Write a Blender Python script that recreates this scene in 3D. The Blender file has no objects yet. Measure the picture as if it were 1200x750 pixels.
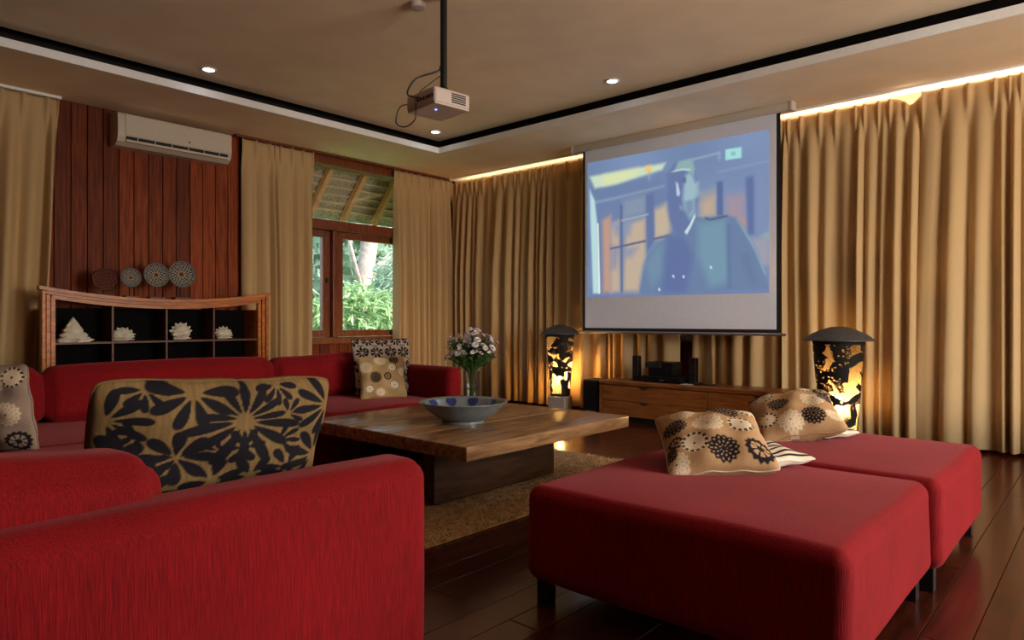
import bpy, bmesh, math, random
import numpy as np
from mathutils import Vector, Matrix

random.seed(7); np.random.seed(7)
S = bpy.context.scene
COL = S.collection
PI = math.pi

# ------------------------------------------------------------------ camera
A = math.radians(131.6)
D = Vector((math.cos(A), math.sin(A), 0)); R = Vector((D.y, -D.x, 0)); UP = Vector((0, 0, 1))
CAM = Vector((6.85, -6.35, 1.03))
cd = bpy.data.cameras.new('camera'); cam = bpy.data.objects.new('camera', cd); COL.objects.link(cam)
cd.sensor_width = 36; cd.lens = 36 * 800 / 1200; cd.clip_start = 0.05; cd.clip_end = 300
M3 = Matrix((R, UP, -D)).transposed()
cam.matrix_world = Matrix.Translation(CAM) @ M3.to_4x4()
S.camera = cam

# ------------------------------------------------------------------ world, sun, window light, exposure
w = bpy.data.worlds.new('world'); S.world = w; w.use_nodes = True
nt = w.node_tree; bg = nt.nodes['Background']
sky = nt.nodes.new('ShaderNodeTexSky'); sky.sky_type = 'NISHITA'; sky.sun_disc = False
sky.sun_elevation = math.radians(55); sky.sun_rotation = math.radians(60); sky.air_density = 1.3; sky.dust_density = 3
nt.links.new(sky.outputs[0], bg.inputs[0]); bg.inputs[1].default_value = 0.8
ld = bpy.data.lights.new('sun', 'SUN'); ld.energy = 6; ld.angle = 0.03; ld.color = (1, .95, .85)
sun = bpy.data.objects.new('sun', ld); COL.objects.link(sun)
sun.rotation_euler = (Vector((-.55, -.45, -1.0))).to_track_quat('-Z', 'Y').to_euler()

def area_light(name, loc, direction, sx, sy, power, color, spread=PI):
    l = bpy.data.lights.new(name, 'AREA'); l.shape = 'RECTANGLE'; l.size = sx; l.size_y = sy
    l.energy = power; l.color = color; l.spread = spread
    o = bpy.data.objects.new(name, l); COL.objects.link(o); o.location = loc
    o.rotation_euler = Vector(direction).to_track_quat('-Z', 'Y').to_euler()
    return o
# daylight area light at an assumed window in the right wall, out of view
area_light('assumed_window_daylight', (9.98, -2.75, 1.6), (-1, 0, 0), 2.7, 2.0, 178, (1.0, .93, .84))
S.view_settings.view_transform = 'Standard'; S.view_settings.look = 'None'
S.view_settings.exposure = 0.30; S.view_settings.gamma = 1.0; S.view_settings.use_curve_mapping = False
S.cycles.use_denoising = True
S.cycles.max_bounces = 8; S.cycles.diffuse_bounces = 5; S.cycles.transparent_max_bounces = 24
S.cycles.sample_clamp_indirect = 4.0

# ------------------------------------------------------------------ materials
def lin(c):
    return tuple(((x / 255) / 12.92 if x / 255 <= .04045 else ((x / 255 + .055) / 1.055) ** 2.4) for x in c)
def rgba(c): return (*c, 1)
def new_mat(name, color=(.5, .5, .5), rough=.6, metal=0, spec=.5):
    m = bpy.data.materials.new(name); m.use_nodes = True
    b = m.node_tree.nodes['Principled BSDF']
    b.inputs['Base Color'].default_value = rgba(color); b.inputs['Roughness'].default_value = rough
    b.inputs['Metallic'].default_value = metal; b.inputs['Specular IOR Level'].default_value = spec
    return m, m.node_tree, b
def plain(name, color, rough=.6, metal=0, spec=.5, noise=.06, scale=30, bump=.0):
    m, t, b = new_mat(name, color, rough, metal, spec)
    tc = t.nodes.new('ShaderNodeTexCoord'); n = t.nodes.new('ShaderNodeTexNoise'); n.inputs['Scale'].default_value = scale
    t.links.new(tc.outputs['Object'], n.inputs['Vector'])
    cr = t.nodes.new('ShaderNodeValToRGB')
    cr.color_ramp.elements[0].color = rgba([c * (1 - noise) for c in color]); cr.color_ramp.elements[1].color = rgba([min(1, c * (1 + noise)) for c in color])
    cr.color_ramp.elements[0].position = .3; cr.color_ramp.elements[1].position = .7
    t.links.new(n.outputs[0], cr.inputs[0]); t.links.new(cr.outputs[0], b.inputs['Base Color'])
    if bump:
        bp = t.nodes.new('ShaderNodeBump'); bp.inputs['Strength'].default_value = bump; bp.inputs['Distance'].default_value = .01
        t.links.new(n.outputs[0], bp.inputs['Height']); t.links.new(bp.outputs[0], b.inputs['Normal'])
    return m
def wood(name, c1, c2, rough=.4, stretch=(1, 1, 12), scale=10, vary=.35, spec=.5, bump=.05):
    """grain runs along the axis with the SMALL stretch value; every object gets its own tint"""
    m, t, b = new_mat(name, c1, rough, 0, spec)
    tc = t.nodes.new('ShaderNodeTexCoord'); oi = t.nodes.new('ShaderNodeObjectInfo')
    mp = t.nodes.new('ShaderNodeMapping'); mp.inputs['Scale'].default_value = stretch
    ad = t.nodes.new('ShaderNodeVectorMath'); ad.operation = 'MULTIPLY_ADD'
    cx = t.nodes.new('ShaderNodeCombineXYZ')
    for i in range(3): t.links.new(oi.outputs['Random'], cx.inputs[i])
    ad.inputs[1].default_value = (17, 13, 9)
    t.links.new(cx.outputs[0], ad.inputs[0]); t.links.new(tc.outputs['Object'], ad.inputs[2])
    t.links.new(ad.outputs[0], mp.inputs['Vector'])
    n = t.nodes.new('ShaderNodeTexNoise'); n.inputs['Scale'].default_value = scale; n.inputs['Detail'].default_value = 6; n.inputs['Distortion'].default_value = .6
    t.links.new(mp.outputs[0], n.inputs['Vector'])
    cr = t.nodes.new('ShaderNodeValToRGB'); cr.color_ramp.elements[0].position = .32; cr.color_ramp.elements[1].position = .7
    cr.color_ramp.elements[0].color = rgba(c1); cr.color_ramp.elements[1].color = rgba(c2)
    t.links.new(n.outputs[0], cr.inputs[0])
    mr = t.nodes.new('ShaderNodeMapRange'); mr.inputs['To Min'].default_value = 1 - vary; mr.inputs['To Max'].default_value = 1 + vary
    t.links.new(oi.outputs['Random'], mr.inputs['Value'])
    hs = t.nodes.new('ShaderNodeHueSaturation'); t.links.new(mr.outputs[0], hs.inputs['Value']); t.links.new(cr.outputs[0], hs.inputs['Color'])
    t.links.new(hs.outputs[0], b.inputs['Base Color'])
    if bump:
        bp = t.nodes.new('ShaderNodeBump'); bp.inputs['Strength'].default_value = bump; bp.inputs['Distance'].default_value = .005
        t.links.new(n.outputs[0], bp.inputs['Height']); t.links.new(bp.outputs[0], b.inputs['Normal'])
    return m
def chenille(name, c1, c2, sheen=.2):
    m, t, b = new_mat(name, c1, .85, 0, .15)
    tc = t.nodes.new('ShaderNodeTexCoord'); mp = t.nodes.new('ShaderNodeMapping'); mp.inputs['Scale'].default_value = (150, 150, 7)
    n = t.nodes.new('ShaderNodeTexNoise'); n.inputs['Scale'].default_value = 2.2; n.inputs['Detail'].default_value = 5
    t.links.new(tc.outputs['Object'], mp.inputs[0]); t.links.new(mp.outputs[0], n.inputs['Vector'])
    n2 = t.nodes.new('ShaderNodeTexNoise'); n2.inputs['Scale'].default_value = 3.0; n2.inputs['Detail'].default_value = 3
    t.links.new(tc.outputs['Object'], n2.inputs['Vector'])
    mx = t.nodes.new('ShaderNodeMath'); mx.operation = 'MULTIPLY_ADD'; mx.inputs[1].default_value = .35
    t.links.new(n2.outputs[0], mx.inputs[0]); t.links.new(n.outputs[0], mx.inputs[2])
    cr = t.nodes.new('ShaderNodeValToRGB'); cr.color_ramp.elements[0].position = .45; cr.color_ramp.elements[1].position = .9
    cr.color_ramp.elements[0].color = rgba(c1); cr.color_ramp.elements[1].color = rgba(c2)
    t.links.new(mx.outputs[0], cr.inputs[0]); t.links.new(cr.outputs[0], b.inputs['Base Color'])
    bp = t.nodes.new('ShaderNodeBump'); bp.inputs['Strength'].default_value = .35; bp.inputs['Distance'].default_value = .006
    t.links.new(n.outputs[0], bp.inputs['Height']); t.links.new(bp.outputs[0], b.inputs['Normal'])
    b.inputs['Sheen Weight'].default_value = sheen; b.inputs['Sheen Roughness'].default_value = .4
    b.inputs['Sheen Tint'].default_value = (1, .35, .35, 1)
    return m
def printed(name, rough=.85):
    """colours of a flat print kept on the mesh, with a fine weave"""
    m, t, b = new_mat(name, (.5, .5, .5), rough, 0, .2)
    at = t.nodes.new('ShaderNodeAttribute'); at.attribute_name = 'Col'
    tc = t.nodes.new('ShaderNodeTexCoord'); n = t.nodes.new('ShaderNodeTexNoise'); n.inputs['Scale'].default_value = 160
    t.links.new(tc.outputs['Object'], n.inputs['Vector'])
    mr = t.nodes.new('ShaderNodeMapRange'); mr.inputs['To Min'].default_value = .8; mr.inputs['To Max'].default_value = 1.2
    t.links.new(n.outputs[0], mr.inputs['Value'])
    hs = t.nodes.new('ShaderNodeHueSaturation'); t.links.new(mr.outputs[0], hs.inputs['Value']); t.links.new(at.outputs['Color'], hs.inputs['Color'])
    t.links.new(hs.outputs[0], b.inputs['Base Color'])
    bp = t.nodes.new('ShaderNodeBump'); bp.inputs['Strength'].default_value = .25; bp.inputs['Distance'].default_value = .004
    t.links.new(n.outputs[0], bp.inputs['Height']); t.links.new(bp.outputs[0], b.inputs['Normal'])
    return m
def emit(name, color, strength):
    m = bpy.data.materials.new(name); m.use_nodes = True; t = m.node_tree; t.nodes.clear()
    o = t.nodes.new('ShaderNodeOutputMaterial'); e = t.nodes.new('ShaderNodeEmission')
    e.inputs[0].default_value = rgba(color); e.inputs[1].default_value = strength
    t.links.new(e.outputs[0], o.inputs[0]); return m

def curtain_mat():
    m, t, b = new_mat('linen', lin((206, 178, 134)), .9, 0, .15)
    tc = t.nodes.new('ShaderNodeTexCoord'); mp = t.nodes.new('ShaderNodeMapping'); mp.inputs['Scale'].default_value = (60, 60, 40)
    n = t.nodes.new('ShaderNodeTexNoise'); n.inputs['Scale'].default_value = 3; n.inputs['Detail'].default_value = 4
    t.links.new(tc.outputs['Object'], mp.inputs[0]); t.links.new(mp.outputs[0], n.inputs['Vector'])
    cr = t.nodes.new('ShaderNodeValToRGB')
    cr.color_ramp.elements[0].color = rgba(lin((192, 158, 110))); cr.color_ramp.elements[1].color = rgba(lin((218, 186, 138)))
    t.links.new(n.outputs[0], cr.inputs[0]); t.links.new(cr.outputs[0], b.inputs['Base Color'])
    tr = t.nodes.new('ShaderNodeBsdfTranslucent'); tr.inputs[0].default_value = rgba(lin((216, 178, 120)))
    ms = t.nodes.new('ShaderNodeMixShader'); ms.inputs[0].default_value = .15
    o = t.nodes['Material Output']
    t.links.new(b.outputs[0], ms.inputs[1]); t.links.new(tr.outputs[0], ms.inputs[2]); t.links.new(ms.outputs[0], o.inputs[0])
    return m
def glass_mat(name='glass', tint=(1, 1, 1), gloss=.03):
    m = bpy.data.materials.new(name); m.use_nodes = True; t = m.node_tree; t.nodes.clear()
    o = t.nodes.new('ShaderNodeOutputMaterial'); a = t.nodes.new('ShaderNodeBsdfTransparent'); g = t.nodes.new('ShaderNodeBsdfGlossy')
    a.inputs[0].default_value = rgba(tint); g.inputs['Roughness'].default_value = .03
    lw = t.nodes.new('ShaderNodeLayerWeight'); lw.inputs[0].default_value = .12
    fr = t.nodes.new('ShaderNodeMath'); fr.operation = 'MULTIPLY_ADD'; fr.inputs[1].default_value = .5; fr.inputs[2].default_value = gloss; t.links.new(lw.outputs['Fresnel'], fr.inputs[0])
    ms = t.nodes.new('ShaderNodeMixShader'); t.links.new(fr.outputs[0], ms.inputs[0])
    t.links.new(a.outputs[0], ms.inputs[1]); t.links.new(g.outputs[0], ms.inputs[2]); t.links.new(ms.outputs[0], o.inputs[0]); return m

MT = {}
MT['ceil'] = plain('ceiling_paint', lin((244, 220, 186)), .8, noise=.05, scale=3)
MT['trim'] = plain('white_trim', lin((240, 238, 234)), .5, noise=.03)
MT['cove'] = plain('cove_painted_shade', lin((40, 32, 28)), .8, noise=.1)
MT['wall'] = plain('beige_wall', lin((196, 176, 146)), .8, noise=.05, scale=4)
MT['plank'] = wood('red_wood_boards', lin((98, 38, 14)), lin((150, 70, 28)), .6, (9, 9, .5), 6, .38, .2)
MT['frame'] = wood('window_timber', lin((98, 42, 18)), lin((140, 70, 32)), .38, (6, 6, 1), 6, .1)
MT['darkwall'] = plain('unseen_wall_darkened', lin((46, 26, 18)), .7)
MT['floor'] = wood('dark_floorboards', lin((42, 16, 9)), lin((78, 32, 17)), .22, (9, .6, 9), 6, .25, .55, .02)
MT['joint'] = plain('dark_joint', lin((18, 10, 7)), .8)
MT['table'] = wood('table_slab_wood', lin((112, 80, 52)), lin((168, 126, 86)), .25, (7, .8, 7), 5, .12, .5, .02)
MT['legshade'] = wood('table_leg_shaded', lin((48, 28, 16)), lin((84, 52, 30)), .5, (7, .8, 7), 5, .08, .3, .02)  # table wood darkened to paint in the shade below the top
MT['console'] = wood('console_wood', lin((112, 62, 26)), lin((158, 96, 46)), .35, (1, 6, 9), 5, .05)
MT['cabinet'] = wood('cabinet_teak', lin((156, 76, 12)), lin((212, 122, 32)), .4, (6, 1, 6), 6, .08)
MT['cabdark'] = plain('cabinet_dark_interior', lin((9, 7, 8)), .8, spec=.1)
MT['divider'] = wood('divider_wood', lin((84, 44, 22)), lin((110, 62, 30)), .5, (6, 1, 6), 6, .1)
MT['red'] = chenille('red_chenille', lin((94, 6, 10)), lin((142, 15, 21)))
MT['leg'] = plain('dark_leg', lin((30, 24, 24)), .35)
MT['metalleg'] = plain('steel_leg', lin((120, 120, 125)), .35, .8)
MT['linen'] = curtain_mat()
MT['print'] = printed('printed_cloth')
MT['screen'] = plain('screen_white', lin((226, 230, 244)), .7, noise=.02)
MT['black'] = plain('black_plastic', lin((16, 16, 18)), .35)
MT['blackm'] = plain('black_matte', lin((20, 19, 20)), .7)
MT['offwhite'] = plain('offwhite_plastic', lin((205, 192, 172)), .45, noise=.02)
MT['casing'] = plain('screen_casing', lin((196, 184, 168)), .45, noise=.02)
MT['silver'] = plain('silver_metal', lin((190, 190, 195)), .3, .9)
MT['proj'] = plain('projector_plastic', lin((214, 196, 184)), .45, noise=.03)
MT['glass'] = glass_mat()
MT['bronze'] = plain('dark_bronze', lin((46, 38, 30)), .5, .3, noise=.3, scale=60, bump=.2)
MT['sleeve'] = plain('blackened_metal', lin((26, 21, 17)), .7, 0, .2, noise=.2)
MT['capm'] = plain('weathered_cap', lin((62, 60, 58)), .6, .1, noise=.35, scale=50, bump=.2)
MT['stone'] = plain('grey_stone', lin((150, 140, 128)), .8, noise=.1, scale=40, bump=.2)
MT['shell'] = plain('white_shell', lin((220, 208, 186)), .5, noise=.08)
MT['celadon'] = plain('grey_glaze', lin((112, 118, 118)), .22, noise=.12, scale=14)
MT['blueglaze'] = plain('blue_glaze', lin((28, 44, 96)), .25, noise=.2)
MT['stem'] = plain('green_stem', lin((52, 82, 30)), .6, noise=.2)
MT['petal'] = plain('white_petal', lin((226, 216, 220)), .7, noise=.04)
MT['fcore'] = plain('flower_core', lin((150, 140, 60)), .7)
MT['vaseglass'] = glass_mat('vase_glass', (.9, .94, .96), .12)
MT['water'] = glass_mat('water', (.86, .93, .8))
MT['rug'] = plain('shag_beige', lin((188, 156, 112)), .95, noise=.35, scale=25)
MT['paper'] = plain('white_paper', lin((220, 220, 225)), .7)
MT['led'] = emit('downlight_led', (.80, .88, 1), 12)
MT['blueled'] = emit('blue_led', (.2, .3, 1), 3)
MT['trunk'] = plain('bark', lin((165, 148, 135)), .9, noise=.25, scale=12, bump=.4)
MT['thatch'] = plain('thatch', lin((176, 168, 146)), .95, noise=.4, scale=40, bump=.5)
MT['rafter'] = wood('rafter_wood', lin((214, 146, 100)), lin((232, 176, 130)), .6, (1, 6, 6), 6, .1)
MT['batten'] = wood('batten_wood', lin((205, 178, 140)), lin((225, 200, 165)), .6, (6, 1, 6), 6, .1)
MT['grass'] = plain('lawn', lin((92, 118, 60)), .9, noise=.3)

def leaf_mat(name, c1, c2):
    m, t, b = new_mat(name, c1, .5, 0, .3)
    g = t.nodes.new('ShaderNodeNewGeometry'); cr = t.nodes.new('ShaderNodeValToRGB')
    cr.color_ramp.elements[0].color = rgba(c1); cr.color_ramp.elements[1].color = rgba(c2)
    t.links.new(g.outputs['Random Per Island'], cr.inputs[0]); t.links.new(cr.outputs[0], b.inputs['Base Color'])
    tr = t.nodes.new('ShaderNodeBsdfTranslucent'); t.links.new(cr.outputs[0], tr.inputs[0])
    ms = t.nodes.new('ShaderNodeMixShader'); ms.inputs[0].default_value = .4
    o = t.nodes['Material Output']
    t.links.new(b.outputs[0], ms.inputs[1]); t.links.new(tr.outputs[0], ms.inputs[2]); t.links.new(ms.outputs[0], o.inputs[0])
    return m
MT['leafA'] = leaf_mat('leaf_green', lin((112, 150, 98)), lin((176, 202, 150)))
MT['leafB'] = leaf_mat('leaf_bluegreen', lin((120, 150, 125)), lin((182, 202, 178)))
MT['leafC'] = leaf_mat('leaf_yellow', lin((140, 168, 90)), lin((215, 222, 150)))

# ------------------------------------------------------------------ mesh helpers
class MB:
    def __init__(s): s.v = []; s.f = []
    def add(s, vs, fs):
        k = len(s.v); s.v += [tuple(p) for p in vs]; s.f += [tuple(i + k for i in f) for f in fs]; return s
    def box(s, x0, x1, y0, y1, z0, z1, M=None):
        vs = [Vector((x, y, z)) for x in (x0, x1) for y in (y0, y1) for z in (z0, z1)]
        if M is not None: vs = [M @ p for p in vs]
        return s.add(vs, [(0, 1, 3, 2), (4, 6, 7, 5), (0, 4, 5, 1), (2, 3, 7, 6), (0, 2, 6, 4), (1, 5, 7, 3)])
    def rbox(s, x0, x1, y0, y1, z0, z1, r=.01, seg=2, inner=1, bulge=0., M=None, wob=0., top_only=False):
        """box with rounded edges; optional bulging faces and a little irregularity"""
        c = Vector(((x0 + x1) / 2, (y0 + y1) / 2, (z0 + z1) / 2)); h = Vector(((x1 - x0) / 2, (y1 - y0) / 2, (z1 - z0) / 2))
        r = min(r, min(h) * .999)
        def axis(hh):
            e = [r * (1 - math.tan(PI / 4 * (1 - i / seg))) for i in range(seg + 1)]
            lo = [-hh + q for q in e]; hi = [hh - q for q in reversed(e)]
            mid = [lo[-1] + (hi[0] - lo[-1]) * i / (inner + 1) for i in range(1, inner + 1)]
            return lo + mid + hi
        ax = [axis(h.x), axis(h.y), axis(h.z)]
        idx = {}; vs = []; fs = []
        ph = [random.uniform(0, 6) for _ in range(6)]
        def vert(p):
            key = (round(p[0], 6), round(p[1], 6), round(p[2], 6))
            if key in idx: return idx[key]
            p = Vector(p)
            q = Vector([max(-(h[i] - r), min(h[i] - r, p[i])) for i in range(3)])
            d = p - q
            if d.length > 1e-9: p2 = q + d.normalized() * r; n = d.normalized()
            else: p2 = p; n = Vector((0, 0, 0))
            if bulge:
                u = [max(0, 1 - (p[i] / h[i]) ** 2) for i in range(3)]
                k = [u[1] * u[2], u[0] * u[2], u[0] * u[1]]
                for i in range(3):
                    if abs(p[i]) > h[i] - 1e-6 and not (top_only and i < 2): p2[i] += math.copysign(bulge * math.sqrt(k[i]), p[i])
            if wob:
                a, b_, c_ = p
                p2 += Vector((math.sin(b_ * 9 + ph[0]) * math.sin(c_ * 11 + ph[1]), math.sin(a * 10 + ph[2]) * math.sin(c_ * 9 + ph[3]), math.sin(a * 8 + ph[4]) * math.sin(b_ * 9 + ph[5]))) * wob
            p2 = p2 + c
            if M is not None: p2 = M @ p2
            idx[key] = len(vs); vs.append(p2); return idx[key]
        for i in range(3):
            j, k = (i + 1) % 3, (i + 2) % 3
            for sg in (-1, 1):
                for a in range(len(ax[j]) - 1):
                    for b in range(len(ax[k]) - 1):
                        q = []
                        for (aa, bb) in ((a, b), (a + 1, b), (a + 1, b + 1), (a, b + 1)):
                            p = [0, 0, 0]; p[i] = sg * h[i]; p[j] = ax[j][aa]; p[k] = ax[k][bb]; q.append(vert(p))
                        if sg < 0: q.reverse()
                        fs.append(q)
        return s.add(vs, fs)
    def lathe(s, prof, n=24, c=(0, 0, 0), cap=True, sx=1, sy=1):
        vs = []; fs = []
        for (r, z) in prof:
            for i in range(n):
                a = 2 * PI * i / n; vs.append((c[0] + r * sx * math.cos(a), c[1] + r * sy * math.sin(a), c[2] + z))
        for j in range(len(prof) - 1):
            for i in range(n):
                fs.append((j * n + i, j * n + (i + 1) % n, (j + 1) * n + (i + 1) % n, (j + 1) * n + i))
        if cap:
            if prof[0][0] > 1e-6: fs.append(tuple(range(n))[::-1])
            if prof[-1][0] > 1e-6: fs.append(tuple((len(prof) - 1) * n + i for i in range(n)))
        return s.add(vs, fs)
    def tube(s, pts, r, n=6, r1=None):
        pts = [Vector(p) for p in pts]; vs = []; fs = []; m = len(pts)
        t0 = (pts[1] - pts[0]).normalized(); x = t0.orthogonal().normalized()
        for i, p in enumerate(pts):
            t = (pts[min(i + 1, m - 1)] - pts[max(i - 1, 0)]).normalized()
            x = (x - t * x.dot(t))
            x = x.normalized() if x.length > 1e-6 else t.orthogonal().normalized()
            y = t.cross(x); rr = r if r1 is None else r + (r1 - r) * i / (m - 1)
            for k in range(n): vs.append(p + (x * math.cos(2 * PI * k / n) + y * math.sin(2 * PI * k / n)) * rr)
        for i in range(m - 1):
            for k in range(n): fs.append((i * n + k, i * n + (k + 1) % n, (i + 1) * n + (k + 1) % n, (i + 1) * n + k))
        fs.append(tuple(range(n))[::-1]); fs.append(tuple((m - 1) * n + k for k in range(n)))
        return s.add(vs, fs)
    def build(s, name, mat, parent=None, smooth=False, loc=None, angle=None):
        me = bpy.data.meshes.new(name); me.from_pydata(s.v, [], s.f); me.update()
        o = bpy.data.objects.new(name, me); COL.objects.link(o)
        if mat is not None: me.materials.append(MT[mat] if isinstance(mat, str) else mat)
        if smooth:
            me.shade_smooth()
            if angle: me.set_sharp_from_angle(angle=math.radians(angle))
        if parent is not None: o.parent = parent
        if loc is not None: o.location = loc
        return o

def thing(name, label, cat, loc=(0, 0, 0), rz=0, group=None):
    o = bpy.data.objects.new(name, None); COL.objects.link(o); o.empty_display_size = .1
    o.location = loc; o.rotation_euler = (0, 0, rz); return tag(o, label, cat, group)
def bend(pts, n=8):
    P = [Vector(p) for p in pts]; P = [P[0] * 2 - P[1]] + P + [P[-1] * 2 - P[-2]]; out = []
    for i in range(1, len(P) - 2):
        for k in range(n):
            t_ = k / n; a, b, c, d = P[i - 1:i + 3]
            out.append(.5 * (2 * b + (c - a) * t_ + (2 * a - 5 * b + 4 * c - d) * t_ ** 2 + (3 * b - a - 3 * c + d) * t_ ** 3))
    return out + [P[-2]]
def tag(o, label, cat, group=None):
    o['label'] = label; o['category'] = cat
    if group: o['group'] = group
    return o
def struct(o): o['kind'] = 'structure'; return o
def dup(root, loc=None, rz=None, label=None):
    r = root.copy(); COL.objects.link(r)
    if loc is not None: r.location = loc
    if rz is not None: r.rotation_euler = (0, 0, rz)
    if label: r['label'] = label
    for ch in list(root.children):
        c = ch.copy(); COL.objects.link(c); c.parent = r
        for g in list(ch.children):
            d = g.copy(); COL.objects.link(d); d.parent = c
    return r
def set_cols(me, cols):
    a = me.attributes.new('Col', 'FLOAT_COLOR', 'POINT')
    a.data.foreach_set('color', np.concatenate([cols, np.ones((len(cols), 1))], 1).astype(np.float32).ravel())
def lina(c): return np.array(lin(c))

# ------------------------------------------------------------------ room shell
ZS = 2.94; ZT = 2.995; ZC = 3.10            # soffit, top of trim strip, raised ceiling
X1 = 10.0; Y0 = -8.2                       # far extents behind the camera
CX0, CX1, CY0, CY1 = 1.02, 8.9, -7.1, -1.05   # inner edge of the soffit
floor = struct(MB().box(-.15, X1 + .15, Y0 - .15, .35, -.12, -.012).build('floor', 'joint'))
bw = .135; bm = MB().rbox(-bw / 2 + .0012, bw / 2 - .0012, -1.198, 1.198, -.02, 0, .0015, 1, 0)
pl = None; row = 0; x = .02; fill = {}
while x < 7.4:
    y = .2 - (row % 3) * .8 - 1.2
    while y > -6.3:
        if not (y < -4.2 and x < 1.4):
            if pl is None: pl = bm.build('floorboard', 'floor', floor)
            else:
                c = pl.copy(); COL.objects.link(c); pl_ = c; c.parent = floor
            (pl if row == 0 and y > -1.2 else c).location = (x + bw / 2, y, 0)
        y -= 2.4
    k_ = (row % 3) * .8
    if k_:
        if k_ not in fill:
            fill[k_] = MB().rbox(-bw / 2 + .0012, bw / 2 - .0012, .0012, k_ - .0012, -.02, 0, .0015, 1, 0).build('floorboard', 'floor', floor); c = fill[k_]
        else:
            c = fill[k_].copy(); COL.objects.link(c); c.parent = floor
        c.location = (x + bw / 2, .2 - k_, 0)
    x += bw; row += 1
struct(MB().box(7.4, X1, Y0, .2, -.012, 0).build('floor', 'floor'))

cm = MB().box(CX0 - .06, CX1 + .06, CY0 - .06, CY1 + .06, ZC, ZC + .02)
ceiling = struct(cm.build('ceiling', 'ceil'))
sm = MB()
for (a, b, c, d) in ((0, CX0, Y0, .2), (CX1, X1, Y0, .2), (CX0, CX1, CY1, .2), (CX0, CX1, Y0, CY0)):
    sm.box(a, b, c, d, ZS, ZT)
struct(sm.build('ceiling', 'ceil'))
# cove behind the trim strip, its shade painted in as a dark lining
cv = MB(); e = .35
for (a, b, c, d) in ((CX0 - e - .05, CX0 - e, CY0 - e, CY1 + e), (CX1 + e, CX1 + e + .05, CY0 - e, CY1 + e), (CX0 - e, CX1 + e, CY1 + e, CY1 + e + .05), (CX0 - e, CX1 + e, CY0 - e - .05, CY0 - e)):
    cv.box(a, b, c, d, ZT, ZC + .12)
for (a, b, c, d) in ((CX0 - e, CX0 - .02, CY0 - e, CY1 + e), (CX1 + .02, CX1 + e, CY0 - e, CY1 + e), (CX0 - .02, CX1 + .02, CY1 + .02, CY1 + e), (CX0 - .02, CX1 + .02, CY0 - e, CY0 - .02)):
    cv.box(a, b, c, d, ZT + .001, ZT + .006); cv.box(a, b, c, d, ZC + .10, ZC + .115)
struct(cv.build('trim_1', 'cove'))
tr = MB(); q = .012
tr.box(CX0, CX0 + q, CY0, CY1, ZS - .001, ZT + .008); tr.box(CX1 - q, CX1, CY0, CY1, ZS - .001, ZT + .008)
tr.box(CX0 + q, CX1 - q, CY1 - q, CY1, ZS - .001, ZT + .008); tr.box(CX0 + q, CX1 - q, CY0, CY0 + q, ZS - .001, ZT + .008)
struct(tr.build('trim_2', 'trim'))
# roof slab over everything keeps the daylight out
struct(MB().box(-.15, X1 + .15, Y0 - .15, .35, ZC + .12, ZC + .22).build('ceiling', 'ceil'))

# window wall (left): boards on a backing
WY0, WY1 = -2.85, -.35
WZ0, WZ1 = .80, 2.93
wl = MB(); wl.box(-.15, -.03, Y0, WY0, 0, ZC + .12); wl.box(-.15, -.03, WY0, WY1, 0, WZ0 - .02); wl.box(-.15, -.03, WY1, .2, 0, ZC + .12); wl.box(-.15, -.03, WY0, WY1, WZ1, ZC + .12)
wall_left = struct(wl.build('wall_left', 'joint'))
pw = .128
pm = MB().rbox(-.028, 0, -pw / 2 + .003, pw / 2 - .003, 0, ZS, .004, 1, 0)
p0 = None
y = WY0 - .06 - pw / 2
while y > -5.2:
    if p0 is None: p0 = pm.build('plank', 'plank', wall_left); c = p0
    else: c = p0.copy(); COL.objects.link(c)
    c.parent = wall_left; c.location = (random.uniform(-.002, .002), y, 0); y -= pw
pm2 = MB().rbox(-.028, 0, -pw / 2 + .003, pw / 2 - .003, 0, WZ0 - .05, .004, 1, 0)
p1 = None; y = WY0 + pw / 2
while y < WY1:
    if p1 is None: p1 = pm2.build('plank', 'plank', wall_left); c = p1
    else: c = p1.copy(); COL.objects.link(c)
    c.parent = wall_left; c.location = (random.uniform(-.002, .002), y, 0); y += pw
# screen wall, back walls
wr = MB(); wr.box(-.15, X1 + .15, .2, .35, 0, ZC + .12)
struct(wr.build('wall_back', 'wall'))
struct(MB().box(-.15, X1 + .15, Y0 - .15, Y0, 0, ZC + .12).build('wall_front', 'darkwall'))  # unseen wall, coloured dark to cut bounce light on the ottoman front
wv = MB()   # wall with an assumed window opening for the daylight
for (a, b) in ((Y0, -4.2), (-1.3, .2)): wv.box(X1, X1 + .15, a, b, 0, ZC + .12)
for (a, b) in ((-4.2, -1.3),):
    wv.box(X1, X1 + .15, a, b, 0, .4); wv.box(X1, X1 + .15, a, b, 2.6, ZC + .12)
struct(wv.build('wall_right', 'wall'))
f = MB(); t_ = .07; a, b = -4.2, -1.3
f.box(X1 + .03, X1 + .12, a, a + t_, .4, 2.6); f.box(X1 + .03, X1 + .12, b - t_, b, .4, 2.6)
f.box(X1 + .03, X1 + .12, a + t_, b - t_, .4, .4 + t_); f.box(X1 + .03, X1 + .12, a + t_, b - t_, 2.6 - t_, 2.6)
struct(f.build('assumed_window', 'frame'))  # frame of the unseen window assumed for the daylight
struct(MB().box(.0, 9.9, .18, .2, 0, .1).build('baseboard_back', 'frame'))
struct(MB().box(.0, .018, -5.2, .18, 0, .1).build('baseboard_left', 'frame'))

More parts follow.
